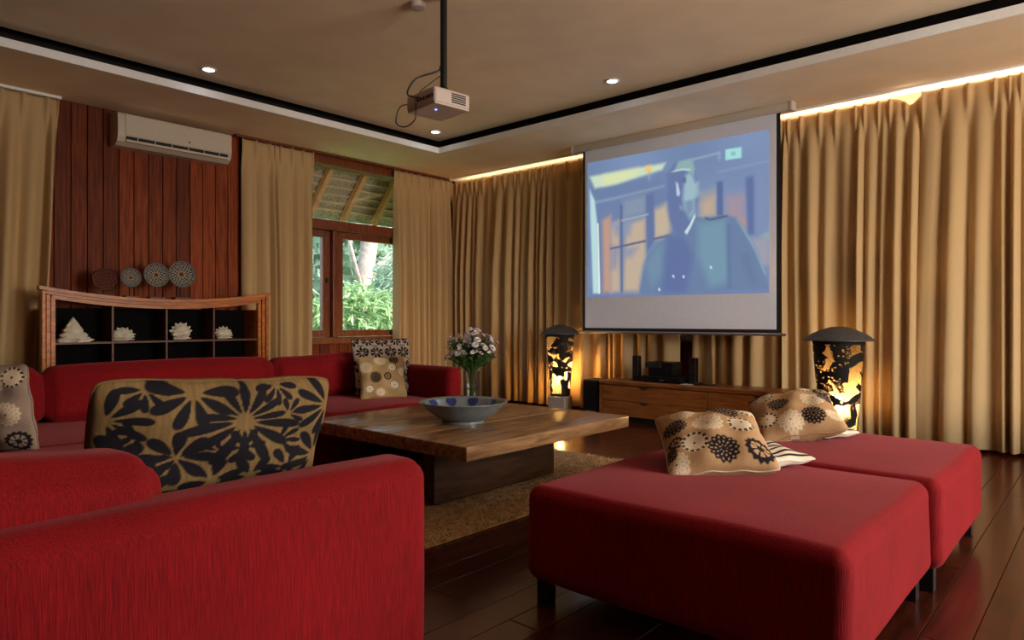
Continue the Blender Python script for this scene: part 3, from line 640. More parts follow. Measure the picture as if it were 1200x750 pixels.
#PICTURE_BEGIN
PICT = [
    ((118, 134, 176), 0.0380, 1.00, [(2.553,1.373),(4.528,1.312),(4.528,1.251),(2.553,1.243)]),
    ((112, 130, 168), 0.0760, 0.60, [(2.553,2.457),(3.445,2.522),(3.669,2.072),(2.665,1.305),(2.576,1.307)]),
    ((205, 226, 200), 0.0190, 1.00, [(2.565,2.585),(3.09,2.591),(3.483,2.593),(3.445,2.53),(2.903,2.457),(2.632,2.447)]),
    ((232, 232, 170), 0.0475, 0.80, [(2.753,2.568),(3.171,2.579),(3.13,2.523),(2.903,2.484),(2.753,2.477)]),
    ((240, 205, 130), 0.0142, 1.00, [(3.25,2.593),(3.319,2.6),(3.329,2.53),(3.28,2.511),(3.25,2.55)]),
    ((170, 190, 205), 0.0142, 0.50, [(2.621,2.31),(2.881,2.325),(3.464,2.374),(3.464,2.357),(2.881,2.298),(2.632,2.281)]),
    ((190, 224, 226), 0.0142, 1.00, [(2.565,2.446),(2.632,2.318),(2.665,2.066),(2.687,1.314),(2.609,1.316),(2.576,2.075)]),
    ((245, 250, 240), 0.0076, 1.00, [(2.665,2.066),(2.681,2.065),(2.703,1.313),(2.681,1.314)]),
    ((196, 158, 142), 0.0285, 1.00, [(2.731,2.097),(2.839,2.14),(2.839,1.328),(2.742,1.321)]),
    ((198, 176, 156), 0.0285, 1.00, [(2.839,2.05),(2.945,2.076),(2.955,1.325),(2.839,1.319)]),
    ((140, 155, 178), 0.0380, 1.00, [(2.986,2.277),(3.26,2.305),(3.26,2.115),(2.986,2.081)]),
    ((198, 178, 158), 0.0380, 1.00, [(3.018,2.033),(3.26,2.071),(3.26,1.828),(3.26,1.681),(3.211,1.509),(3.181,1.319),(2.986,1.324)]),
    ((140, 155, 185), 0.0380, 0.80, [(2.839,2.05),(3.11,2.06),(3.069,1.905),(2.903,1.918)]),
    ((130, 145, 180), 0.0380, 0.70, [(2.839,1.815),(2.945,1.79),(2.903,1.568),(2.849,1.571)]),
    ((135, 150, 180), 0.0380, 0.70, [(2.997,1.786),(3.171,1.774),(3.09,1.674),(3.007,1.679)]),
    ((198, 182, 160), 0.0380, 1.00, [(3.348,2.14),(3.492,2.192),(3.539,1.984),(3.53,1.867),(3.348,1.839)]),
    ((104, 118, 156), 0.0095, 1.00, [(2.95,2.236),(2.981,2.233),(2.986,1.315),(2.96,1.316)]),
    ((108, 124, 166), 0.0142, 1.00, [(3.26,2.305),(3.348,2.312),(3.358,1.829),(3.27,1.715)]),
    ((100, 110, 140), 0.0066, 1.00, [(2.828,1.793),(3.26,1.846),(3.26,1.824),(2.828,1.775)]),
    ((100, 110, 140), 0.0066, 1.00, [(3.348,1.856),(3.539,1.879),(3.539,1.858),(3.348,1.839)]),
    ((165, 178, 195), 0.0066, 1.00, [(2.966,2.078),(3.29,2.111),(3.29,2.094),(2.966,2.06)]),
    ((170, 165, 160), 0.0570, 1.00, [(3.857,2.233),(4.004,2.263),(4.012,2.02),(3.865,2.035)]),
    ((192, 172, 152), 0.0380, 1.00, [(3.865,2.15),(4.004,2.199),(4.004,2.021),(3.865,2.019)]),
    ((98, 116, 160), 0.0142, 1.00, [(4.021,2.333),(4.08,2.333),(4.088,1.997),(4.021,2.012)]),
    ((164, 150, 164), 0.0475, 1.00, [(4.113,2.185),(4.293,2.195),(4.293,1.812),(4.22,1.92),(4.113,1.994)]),
    ((190, 150, 140), 0.0285, 0.80, [(4.237,1.966),(4.293,1.96),(4.301,1.788),(4.253,1.87)]),
    ((102, 120, 164), 0.0190, 1.00, [(4.301,2.335),(4.381,2.339),(4.396,1.803),(4.317,1.81)]),
    ((130, 148, 184), 0.0285, 1.00, [(4.389,2.385),(4.52,2.396),(4.52,1.801),(4.389,1.796)]),
    ((160, 160, 176), 0.0285, 1.00, [(4.317,1.771),(4.52,1.77),(4.52,1.526),(4.428,1.516),(4.365,1.674)]),
    ((150, 170, 178), 0.0190, 1.00, [(4.443,1.792),(4.52,1.831),(4.52,1.763),(4.474,1.766)]),
    ((150, 168, 198), 0.0095, 0.60, [(4.021,2.43),(4.52,2.465),(4.52,2.449),(4.021,2.414)]),
    ((165, 180, 205), 0.0095, 0.80, [(3.768,2.59),(4.046,2.611),(4.046,2.595),(3.768,2.57)]),
    ((112, 134, 168), 0.0142, 1.00, [(3.181,1.301),(3.231,1.543),(3.28,1.705),(3.406,1.791),(3.539,1.883),(3.669,1.972),(3.804,2.025),(3.9,2.007),(4.122,2.009),(4.212,1.976),(4.293,1.867),(4.404,1.671),(4.482,1.436),(4.513,1.305),(4.105,1.309),(3.935,1.273)]),
    ((122, 156, 176), 0.0475, 1.00, [(3.83,1.957),(4.105,1.971),(4.155,1.387),(3.952,1.346),(3.83,1.645)]),
    ((120, 148, 172), 0.0475, 1.00, [(3.25,1.577),(3.348,1.744),(3.445,1.789),(3.445,1.499),(3.329,1.366)]),
    ((104, 121, 166), 0.0380, 1.00, [(3.502,1.869),(3.687,1.837),(3.777,1.649),(3.705,1.288),(3.445,1.294)]),
    ((102, 122, 160), 0.0190, 0.80, [(4.122,1.93),(4.155,1.927),(4.171,1.323),(4.122,1.325)]),
    ((104, 124, 160), 0.0285, 0.60, [(4.253,1.619),(4.317,1.646),(4.412,1.377),(4.349,1.349)]),
    ((150, 182, 190), 0.0095, 0.70, [(4.204,1.969),(4.285,1.875),(4.396,1.68),(4.49,1.436),(4.466,1.452),(4.381,1.665),(4.269,1.861)]),
    ((84, 100, 120), 0.0076, 1.00, [(3.9,2.016),(3.952,1.99),(4.122,2.009),(4.122,1.993),(3.952,1.974),(3.909,1.99)]),
    ((110, 126, 168), 0.0190, 1.00, [(3.502,2.242),(3.511,2.385),(3.539,2.491),(3.669,2.497),(3.786,2.472),(3.83,2.351),(3.83,2.203),(3.804,2.075),(3.741,1.949),(3.669,1.855),(3.576,1.897),(3.53,2.019)]),
    ((112, 128, 170), 0.0238, 1.00, [(3.483,2.474),(3.576,2.545),(3.669,2.489),(3.632,2.369),(3.53,2.323)]),
    ((160, 190, 202), 0.0238, 1.00, [(3.696,2.435),(3.741,2.47),(3.777,2.424),(3.804,2.354),(3.83,2.359),(3.835,2.235),(3.795,2.191),(3.795,2.076),(3.741,2.015),(3.696,2.103),(3.669,2.206),(3.678,2.321)]),
    ((120, 142, 172), 0.0142, 0.80, [(3.696,2.186),(3.777,2.193),(3.777,2.094),(3.723,2.033)]),
    ((104, 118, 150), 0.0095, 1.00, [(3.659,2.424),(3.705,2.417),(3.705,2.367),(3.669,2.372)]),
    ((196, 212, 226), 0.0086, 1.00, [(3.595,2.391),(3.618,2.371),(3.641,2.276),(3.632,2.243),(3.604,2.255)]),
    ((150, 180, 190), 0.0076, 1.00, [(3.808,2.346),(3.83,2.351),(3.835,2.252),(3.804,2.206)]),
    ((138, 160, 186), 0.0142, 0.80, [(3.632,2.16),(3.678,2.146),(3.687,2.104),(3.641,2.108)]),
    ((112, 128, 170), 0.0190, 1.00, [(3.52,2.485),(3.576,2.57),(3.641,2.593),(3.669,2.497),(3.558,2.488)]),
    ((146, 178, 182), 0.0142, 1.00, [(3.623,2.588),(3.768,2.594),(3.795,2.487),(3.786,2.423),(3.741,2.47),(3.669,2.506),(3.576,2.498)]),
    ((190, 218, 216), 0.0066, 1.00, [(3.539,2.491),(3.595,2.508),(3.669,2.512),(3.75,2.494),(3.75,2.477),(3.669,2.493),(3.595,2.491)]),
    ((200, 228, 226), 0.0076, 1.00, [(3.687,1.887),(3.741,1.957),(3.795,2.063),(3.804,2.025),(3.759,1.931),(3.714,1.86)]),
    ((226, 234, 246), 0.0047, 1.00, [(3.556,1.477),(3.575,1.472),(3.58,1.446),(3.562,1.45)]),
    ((226, 234, 246), 0.0047, 1.00, [(3.667,1.468),(3.685,1.463),(3.69,1.437),(3.672,1.441)]),
    ((226, 234, 246), 0.0047, 1.00, [(3.951,1.545),(3.968,1.54),(3.973,1.514),(3.956,1.518)]),
    ((226, 234, 246), 0.0047, 1.00, [(3.4,1.351),(3.419,1.346),(3.425,1.32),(3.405,1.323)]),
    ((168, 224, 224), 0.0076, 1.00, [(4.105,2.623),(4.261,2.621),(4.261,2.521),(4.105,2.523)]),
    ((110, 150, 165), 0.0038, 1.00, [(4.167,2.591),(4.176,2.591),(4.176,2.558),(4.167,2.558)]),
    ((110, 150, 165), 0.0038, 1.00, [(4.188,2.588),(4.197,2.588),(4.197,2.555),(4.188,2.554)]),
    ((160, 175, 205), 0.0057, 0.70, [(4.021,2.599),(4.071,2.591),(4.071,2.583),(4.021,2.591)]),
    ((160, 175, 205), 0.0057, 0.70, [(4.038,2.62),(4.055,2.617),(4.055,2.569),(4.038,2.572)]),
    ((160, 175, 205), 0.0057, 0.70, [(4.021,2.567),(4.071,2.559),(4.071,2.551),(4.021,2.559)]),
    ((160, 175, 205), 0.0057, 0.70, [(4.041,2.571),(4.053,2.57),(4.053,2.521),(4.041,2.523)]),
    ((160, 175, 205), 0.0057, 0.70, [(3.27,2.512),(3.329,2.504),(3.329,2.495),(3.27,2.504)]),
    ((160, 175, 205), 0.0057, 0.70, [(3.29,2.535),(3.309,2.533),(3.309,2.481),(3.29,2.484)]),
    ((160, 175, 205), 0.0057, 0.70, [(3.27,2.478),(3.329,2.469),(3.329,2.461),(3.27,2.469)]),
    ((160, 175, 205), 0.0057, 0.70, [(3.294,2.483),(3.307,2.481),(3.307,2.429),(3.294,2.431)]),
]
def picture():
    """the projected film frame: coloured shapes on a fine flat grid lying on the screen fabric"""
    xa, xb, za, zb = 2.535, 4.515, 1.275, 2.735
    nx, nz = 230, 172
    Xg, Zg = np.meshgrid(np.linspace(xa, xb, nx), np.linspace(za, zb, nz))
    C = np.ones(Xg.shape + (3,)) * np.array((126., 146., 182.))
    C += (6 * np.sin(Xg * 5 + Zg * 3) * np.sin(Zg * 4))[..., None]
    for col, soft, op, pts in PICT:
        n = len(pts); dist = np.full(Xg.shape, 9.); inside = np.zeros(Xg.shape, bool)
        for i in range(n):
            (ax, az), (bx_, bz) = pts[i], pts[(i + 1) % n]
            ex, ez = bx_ - ax, bz - az
            t_ = np.clip(((Xg - ax) * ex + (Zg - az) * ez) / (ex * ex + ez * ez + 1e-12), 0, 1)
            dist = np.minimum(dist, np.hypot(Xg - ax - t_ * ex, Zg - az - t_ * ez))
            if abs(ez) > 1e-9: inside ^= ((az > Zg) != (bz > Zg)) & (Xg < ex * (Zg - az) / ez + ax)
        sd_ = np.where(inside, -dist, dist)
        al = np.clip(.5 - sd_ / (2 * max(soft, .004)), 0, 1) * op
        C = C * (1 - al[..., None]) + np.array(col, float) * al[..., None]
    C = np.clip(C, 0, 255) / 255
    LN = np.where(C <= .04045, C / 12.92, ((C + .055) / 1.055) ** 2.4)
    LN = np.clip(LN - PIC_AMBIENT, 0, 1)
    idx = np.arange(nx * nz).reshape(nz, nx)
    F = np.stack([idx[:-1, :-1].ravel(), idx[:-1, 1:].ravel(), idx[1:, 1:].ravel(), idx[1:, :-1].ravel()], 1)
    vs = np.stack([Xg.ravel() - sx, np.full(nx * nz, -.0055), Zg.ravel() - sz], 1)
    o = MB().add(vs.tolist(), F.tolist()).build('projected_picture', 'picture', sc); set_cols(o.data, LN.reshape(-1, 3))
    o['label'] = 'blue toned film picture of a soldier in a cap before a lit wall'
PIC_AMBIENT = .04
m, t, b = new_mat('projected_picture', (.07, .07, .072), .8, 0, .1)
at = t.nodes.new('ShaderNodeAttribute'); at.attribute_name = 'Col'
t.links.new(at.outputs['Color'], b.inputs['Emission Color']); b.inputs['Emission Strength'].default_value = .80
MT['picture'] = m
picture()
#PICTURE_END

# ------------------------------------------------------------------ projector and downlights
pj = thing('projector', 'white projector hanging on a black ceiling pole', 'projector', (3.64, -3.39, ZC), math.radians(-6))
MB().lathe([(.05, -.012), (.05, 0)], 20).build('ceiling_plate', 'black', pj)
MB().lathe([(.022, -.60), (.022, -.012)], 16).build('pole', 'black', pj, True, angle=40)
MB().lathe([(.035, -.625), (.035, -.605), (.024, -.59)], 16).build('mount', 'black', pj)
yaw = Matrix.Rotation(math.radians(0), 4, 'Z')
MB().rbox(-.20, .11, -.15, .13, -.735, -.635, .018, 3, 0, M=yaw).build('case', 'proj', pj, True, angle=40)
MB().rbox(-.195, .105, -.145, .125, -.742, -.728, .005, 1, 0, M=yaw).build('base_cover', 'proj', pj)
for i in range(5): MB().box(.105, .113, -.02, .09, -.715 + i * .013, -.708 + i * .013, yaw).build('vent_slat', 'blackm', pj)
for i in range(6): MB().box(-.07 + i * .03, -.055 + i * .03, -.154, -.148, -.70, -.68, yaw).build('socket', 'blackm', pj)
MB().rbox(-.09, -.05, -.16, -.145, -.69, -.665, .003, 1, 0).build('socket', 'fcore', pj)
MB().lathe([(.04, 0), (.04, .03), (.03, .03)], 18).build('lens', 'black', pj).matrix_local = Matrix.Translation((.03, .125, -.685)) @ Matrix.Rotation(-PI / 2, 4, 'X')
MB().lathe([(.008, 0), (.008, .004)], 10, (.0, -.06, -.7455)).build('status_light', 'blueled', pj)
MB().tube(bend([(-.05, -.15, -.68), (-.08, -.22, -.66), (-.06, -.17, -.56), (0, -.05, -.50), (.0, -.022, -.46)]), .006, 6).build('cable', 'black', pj, True)
MB().tube(bend([(-.15, -.1, -.68), (-.22, -.18, -.70), (-.24, -.2, -.80), (-.17, -.18, -.84), (-.10, -.15, -.80), (-.09, -.152, -.70)]), .004, 6).build('cable', 'black', pj, True)
MB().tube(bend([(-.15, -.12, -.65), (-.08, -.1, -.60), (-.01, -.02, -.52)]), .003, 5).build('cable', 'black', pj, True)
tag(MB().lathe([(.055, 0), (.05, -.03), (.02, -.04)], 20, (3.42, -3.42, ZC)).build('smoke_detector', 'proj', None, True, angle=40), 'small round ceiling detector beside the projector pole', 'detector')

def downlight(label, x, y, power, visible=True):
    t = thing('downlight', label, 'ceiling light', (x, y, ZC))
    MB().lathe([(.045, -.001), (.062, -.001), (.064, -.008), (.047, -.010), (.045, -.001)], 28, cap=False).build('rim', 'trim', t, True)
    MB().lathe([(.0, -.004), (.045, -.004)], 24, cap=False).build('lens', 'led', t)
    l = bpy.data.lights.new('downlight_beam', 'SPOT'); l.energy = power; l.color = (.82, .9, 1); l.spot_size = math.radians(120); l.spot_blend = .9; l.shadow_soft_size = .05
    o = bpy.data.objects.new('downlight_beam', l); COL.objects.link(o); o.parent = t; o.location = (0, 0, -.02)
DL = 9
l = bpy.data.lights.new('projector_beam', 'SPOT'); l.energy = 14; l.color = (.72, .80, 1); l.spot_size = math.radians(44); l.spot_blend = 1; l.shadow_soft_size = .02
o = bpy.data.objects.new('projector_beam', l); COL.objects.link(o); o.parent = pj; o.location = (.03, .17, -.685)
o.rotation_euler = (Vector((3.54, SY, 1.95)) - Vector((3.66, -3.2, ZC - .685))).to_track_quat('-Z', 'Y').to_euler()
downlight('ceiling downlight at the left, nearest the air conditioner', 1.24, -3.80, DL)
downlight('ceiling downlight in the coffer corner, behind the projector', 1.24, -1.30, DL)
downlight('ceiling downlight at the right, nearest the projection screen', 3.58, -1.36, DL)
downlight('assumed ceiling downlight above the right curtain, outside the photo', 6.0, -1.4, DL)  # unseen lamp, assumed to continue the grid of the visible ones

# ------------------------------------------------------------------ lanterns
def lantern(label, loc, wsc, seed, base_h, base_w, rz):
    t = thing('table_lantern', label, 'lamp', loc, rz)
    H = .98
    MB().rbox(-base_w / 2, base_w / 2, -base_w / 2, base_w / 2, 0, base_h, .006, 1, 0).build('plinth', 'stone', t)
    zb, zt = base_h + .0, .875
    def rad(v): return (.108 + .052 * v) * wsc
    MB().lathe([(0, zt + .105), (.05 * wsc, zt + .10), (.11 * wsc, zt + .078), (.17 * wsc, zt + .045), (.215 * wsc, zt + .004), (.215 * wsc, zt - .004), (.15 * wsc, zt + .012), (0, zt + .02)], 40).build('cap', 'capm', t, True, angle=40)
    # cut-out metal sleeve of leaves and birds
    na, nv = 240, 170
    U, V = np.meshgrid(np.arange(na) / na, np.arange(nv) / nv)
    Ux = U * 2 * PI * .13; Vy = V * (zt - zb); keep = np.zeros_like(U, bool)
    per = 2 * PI * .13
    rs = np.random.RandomState(seed)
    def dx(c): return (Ux - c + per / 2) % per - per / 2
    for k in range(72):          # fern fronds: a bent rib with leaflets
        cx_, cy_ = rs.uniform(0, per), rs.uniform(0, zt - zb); a = rs.uniform(0, 2 * PI); ln = rs.uniform(.10, .18)
        cur = rs.uniform(-2.5, 2.5)
        for i in range(11):
            q_ = i / 10; aa = a + cur * q_ * .6; px = cx_ + math.cos(a + cur * q_ * .3) * ln * q_; py = cy_ + math.sin(a + cur * q_ * .3) * ln * q_
            keep |= (dx(px) ** 2 + (Vy - py) ** 2) < .0052 ** 2
            for sg in (-1, 1):
                la = aa + sg * .8; ll = .052 * (1 - q_ * .55); ex, ey = px + math.cos(la) * ll * .5, py + math.sin(la) * ll * .5
                X_, Y_ = dx(ex), Vy - ey
                e1 = X_ * math.cos(la) + Y_ * math.sin(la); e2 = -X_ * math.sin(la) + Y_ * math.cos(la)
                keep |= (e1 / (ll * .55)) ** 2 + (e2 / .0062) ** 2 < 1
    for k in range(6):           # birds: body, head, tail
        cx_, cy_ = rs.uniform(0, per), rs.uniform(.12, zt - zb - .12); a = rs.uniform(-.8, .8); sg = rs.choice([-1, 1])
        X_, Y_ = dx(cx_), Vy - cy_
        e1 = (X_ * math.cos(a) + Y_ * math.sin(a)) * sg; e2 = -X_ * math.sin(a) + Y_ * math.cos(a)
        keep |= (e1 / .062) ** 2 + (e2 / .03) ** 2 < 1
        keep |= ((e1 - .058) ** 2 + (e2 - .018) ** 2) < .02 ** 2
        keep |= ((e1 + .085) / .06) ** 2 + (e2 / .013) ** 2 < 1
        keep &= ~(((e1 - .06) ** 2 + (e2 - .02) ** 2) < .004 ** 2)
    for k in range(150):         # punched dots
        keep &= ~((dx(rs.uniform(0, per)) ** 2 + (Vy - rs.uniform(0, zt - zb)) ** 2) < rs.uniform(.003, .006) ** 2)
    keep |= (V > .955) | (V < .045)
    vs = []; fs = []
    for j in range(nv + 1):
        r_ = rad(j / nv); z_ = zb + (zt - zb) * j / nv
        for i in range(na):
            a = 2 * PI * i / na; vs.append((r_ * math.cos(a), r_ * math.sin(a), z_))
    for j in range(nv):
        for i in range(na):
            if keep[j, i]: fs.append((j * na + i, j * na + (i + 1) % na, (j + 1) * na + (i + 1) % na, (j + 1) * na + i))
    used = sorted({i for f in fs for i in f}); mp = {u: i for i, u in enumerate(used)}
    o = MB().add([vs[u] for u in used], [tuple(mp[i] for i in f) for f in fs]).build('cutout_sleeve', 'sleeve', t)
    MB().lathe([(rad(0) - .008, zb + .004), (rad(1) - .008, zt - .01)], 40, cap=False).build('diffuser', 'liner', t, True)
    MB().lathe([(0, -.05), (.02, -.045), (.022, -.02), (.032, .01), (.03, .03), (.015, .045), (0, .048)], 16, (0, 0, zb + .36 * (zt - zb))).build('bulb', 'bulb', t, True)
    MB().lathe([(.012, zb), (.012, zb + .36 * (zt - zb) - .045)], 10).build('bulb_holder', 'black', t)
    return t
m = bpy.data.materials.new('amber_diffuser'); m.use_nodes = True; nt = m.node_tree; nt.nodes.clear()
o_ = nt.nodes.new('ShaderNodeOutputMaterial'); a_ = nt.nodes.new('ShaderNodeBsdfTransparent'); b_ = nt.nodes.new('ShaderNodeBsdfTranslucent'); x_ = nt.nodes.new('ShaderNodeMixShader')
a_.inputs[0].default_value = (.95, .72, .38, 1); b_.inputs[0].default_value = (.16, .105, .046, 1); x_.inputs[0].default_value = .6
nt.links.new(a_.outputs[0], x_.inputs[1]); nt.links.new(b_.outputs[0], x_.inputs[2]); nt.links.new(x_.outputs[0], o_.inputs[0]); MT['liner'] = m
MT['bulb'] = emit('bulb_glow', (1, .66, .32), 1250)
lantern('bronze cut-out lantern on a grey stone block, left of the console', (2.22, -.33, 0), 1.0, 3, .19, .2, .2)
lantern('larger bronze cut-out lantern standing behind the far ottoman', (5.24, -.75, 0), 1.17, 8, .12, .22, .5)

# ------------------------------------------------------------------ media console and electronics
cs = thing('media_console', 'long low wooden media console under the screen', 'console', (2.82, -.12, 0))
CL = 2.4
MB().rbox(0, CL, -.335, 0, .365, .415, .016, 3, 0).build('top', 'console', cs, True, angle=40)
MB().rbox(0, .05, -.335, 0, .05, .364, .014, 3, 0).build('side_panel', 'console', cs, True, angle=40)
MB().rbox(CL - .05, CL, -.335, 0, .05, .364, .014, 3, 0).build('side_panel', 'console', cs, True, angle=40)
MB().box(.05, CL - .05, -.30, -.01, .06, .36).build('carcass', 'blackm', cs)
MB().box(.06, CL - .06, -.28, -.02, 0, .05).build('plinth', 'blackm', cs)
for i in range(2):
    for j in range(2):
        xa = .052 + i * (CL / 2 - .05); xb = xa + CL / 2 - .056; za = .058 + j * .153
        d_ = MB().rbox(xa, xb, -.338, -.30, za, za + .15, .003, 1, 0).build('drawer', 'console', cs)
        xm = (xa + xb) / 2 - .09
        n_ = MB(); n_.add([(xm - .055, -.3405, za + .15), (xm + .055, -.3405, za + .15), (xm + .02, -.3405, za + .128), (xm - .02, -.3405, za + .128), (xm - .055, -.33, za + .15), (xm + .055, -.33, za + .15), (xm + .02, -.33, za + .128), (xm - .02, -.33, za + .128)], [(0, 3, 2, 1), (4, 5, 6, 7), (0, 1, 5, 4), (1, 2, 6, 5), (2, 3, 7, 6), (3, 0, 4, 7)])
        n_.build('finger_pull', 'blackm', d_)
def speaker(label, x, y, z):
    t = thing('satellite_speaker', label, 'speaker', (x, y, z), 0, 'small speakers on the console')
    MB().rbox(-.045, .045, -.05, .05, 0, .012, .004, 1, 0).build('foot', 'black', t)
    MB().rbox(-.032, .032, -.04, .035, .012, .25, .006, 2, 0).build('cabinet', 'black', t)
    for zz in (.19, .13, .07): MB().lathe([(.022, 0), (.022, .004), (.008, .001)], 16).build('driver', 'blackm', t).matrix_local = Matrix.Translation((0, -.039, zz)) @ Matrix.Rotation(PI / 2, 4, 'X')
    return t
speaker('small black speaker at the left of the media player', 3.17, -.28, .416)
speaker('small black speaker at the right of the media player', 3.80, -.28, .416)
mp_ = thing('media_player', 'flat black disc player on the console with a glossy top', 'media player', (3.53, -.28, .416))
MB().rbox(-.24, .2, -.13, .12, .008, .06, .005, 1, 0).build('case', 'black', mp_)
for a in (-.2, .16):
    for b in (-.1, .09): MB().box(a - .015, a + .015, b - .015, b + .015, 0, .008).build('foot', 'blackm', mp_)
MB().box(-.03, .02, -.1315, -.13, .02, .03).build('display', 'silver', mp_)
rc = thing('receiver', 'black box receiver stacked on the disc player', 'receiver', (3.47, -.27, .477))
MB().rbox(-.13, .14, -.08, .1, 0, .14, .006, 1, 0).build('case', 'black', rc)
MB().rbox(-.15, .02, -.1, -.08, .08, .135, .004, 1, 0).build('front_panel', 'blackm', rc)
MB().lathe([(.02, 0), (.02, .012)], 14).build('knob', 'black', rc).matrix_local = Matrix.Translation((.07, -.08, .06)) @ Matrix.Rotation(PI / 2, 4, 'X')
tag(MB().box(3.73, 3.83, -.43, -.33, .4155, .4175).build('paper_sheet', 'paper'), 'white paper sheet lying at the front edge of the console', 'paper')
cbm = MB().tube([(3.83, -.38, .428), (3.88, -.36, .44), (3.9, -.3, .43), (3.86, -.33, .425), (3.9, -.39, .43), (3.98, -.38, .424), (4.05, -.34, .424)], .008, 6)
tag(cbm.build('cable_bundle', 'bronze', None, True), 'tangled cable bundle right of the disc player', 'cable')
sb = thing('subwoofer', 'black subwoofer box at the left end of the console', 'subwoofer', (2.70, -.30, 0))
MB().rbox(-.1, .1, -.13, .13, .02, .40, .006, 1, 0).build('cabinet', 'blackm', sb)
MB().rbox(-.09, .09, -.138, -.128, .10, .385, .004, 1, 0).build('grille', 'black', sb)
MB().box(-.06, .06, -.136, -.13, .05, .075).build('control_strip', 'silver', sb)
for a in (-.07, .07):
    for b in (-.1, .1): MB().box(a - .015, a + .015, b - .015, b + .015, 0, .02).build('foot', 'black', sb)

# ------------------------------------------------------------------ ottomans
def ottoman(label, x0, x1, y0, y1):
    t = thing('ottoman', label, 'ottoman', ((x0 + x1) / 2, (y0 + y1) / 2, 0), 0, None)
    a, b = (x1 - x0) / 2, (y1 - y0) / 2
    MB().rbox(-a, a, -b, b, 0.09, .43, .05, 5, 8, .014, wob=.003, top_only=True).build('upholstery', 'red', t, True)
    for sx_ in (-1, 1):
        for sy_ in (-1, 1):
            MB().rbox(sx_ * (a - .06) - .025, sx_ * (a - .06) + .025, sy_ * (b - .06) - .025, sy_ * (b - .06) + .025, 0, .095, .003, 1, 0).build('leg', 'leg', t)
    return t
ottoman('large red ottoman nearest the viewer with one floral pillow', 5.235, 6.335, -4.47, -3.425)
ottoman('red ottoman farther back, against the near one', 5.235, 6.365, -3.405, -2.40)

# ------------------------------------------------------------------ printed pillows
def smooth(x, a, b): t = np.clip((x - a) / (b - a + 1e-9), 0, 1); return t * t * (3 - 2 * t)
def dahlia_print(base, motifs):
    def f(U, V, side):
        C = np.ones(U.shape + (3,)) * lina(base)
        def put(mask, col): C[:] = C * (1 - mask[..., None]) + lina(col) * mask[..., None]
        for (cx, cy_, r, kind) in motifs:
            x, y = U - cx, V - cy_; rho = np.hypot(x, y) / r; th = np.arctan2(y, x)
            edge = 1 + .07 * np.cos(14 * th); inside = 1 - smooth(rho, edge - .08, edge + .04)
            dk, cr = (26, 20, 26), (214, 192, 160)
            lace = np.zeros_like(rho)
            for (r0, r1, n, ph) in ((.12, .34, 7, 0), (.36, .62, 11, .5), (.66, .92, 14, 0)):
                mid, hw = (r0 + r1) / 2, (r1 - r0) / 2
                lace = np.maximum(lace, (np.abs(rho - mid) < hw * .62) * (np.cos(n * th + ph * 2 * PI) > .55))
            if kind == 'dark': put(inside * (1 - .85 * lace), dk)
            elif kind == 'cream': put(inside * (1 - .7 * lace), cr); put((rho < .08).astype(float), dk)
            elif kind == 'ring':
                put(inside, cr); put(inside * (np.abs(rho - .9) < .13) * (np.cos(13 * th) > -.35), dk); put((rho < .1).astype(float), dk)
            elif kind == 'ringdark':
                put(inside, dk); put((np.abs(rho - .45) < .2).astype(float) * (np.cos(8 * th) > -.6), base)
        return C
    return f
def stripes(U, V, side):
    C = np.ones(U.shape + (3,)) * lina((222, 208, 186)); m = (np.sin(V * PI * 13 + .4) > .35)
    C[m] = lina((24, 20, 22)); return C
def damask(base, scale, flowers, streak=True):
    def f(U, V, side):
        C = np.ones(U.shape + (3,)) * lina(base)
        if streak: C *= (1 + .16 * np.sin(U * 90 + np.sin(V * 7) * 1.3) * np.sin(U * 37))[..., None]
        M = np.zeros_like(U); K = np.zeros_like(U)
        for (cx, cy_, r, n, a0, sweep) in flowers:
            for k in range(n):
                a = a0 + sweep * k / max(1, n - (0 if sweep > 6.2 else 1))
                ex, ey = cx + math.cos(a) * r * .62, cy_ + math.sin(a) * r * .62
                X, Y = (U - ex), (V - ey)
                e1 = X * math.cos(a) + Y * math.sin(a); e2 = -X * math.sin(a) + Y * math.cos(a)
                wd = r * min(.19, .26 * abs(sweep) / n) * (1 + .5 * e1 / (r * .5))
                M = np.maximum(M, 1 - smooth((e1 / (r * .44)) ** 2 + (e2 / np.maximum(wd, .001)) ** 2, .8, 1.1))
                K = np.maximum(K, (np.abs(e2) < r * .02) * (e1 < 0) * (e1 > -r * .6))
        C = C * (1 - M[..., None]) + lina((22, 18, 24)) * M[..., None]
        return C
    return f
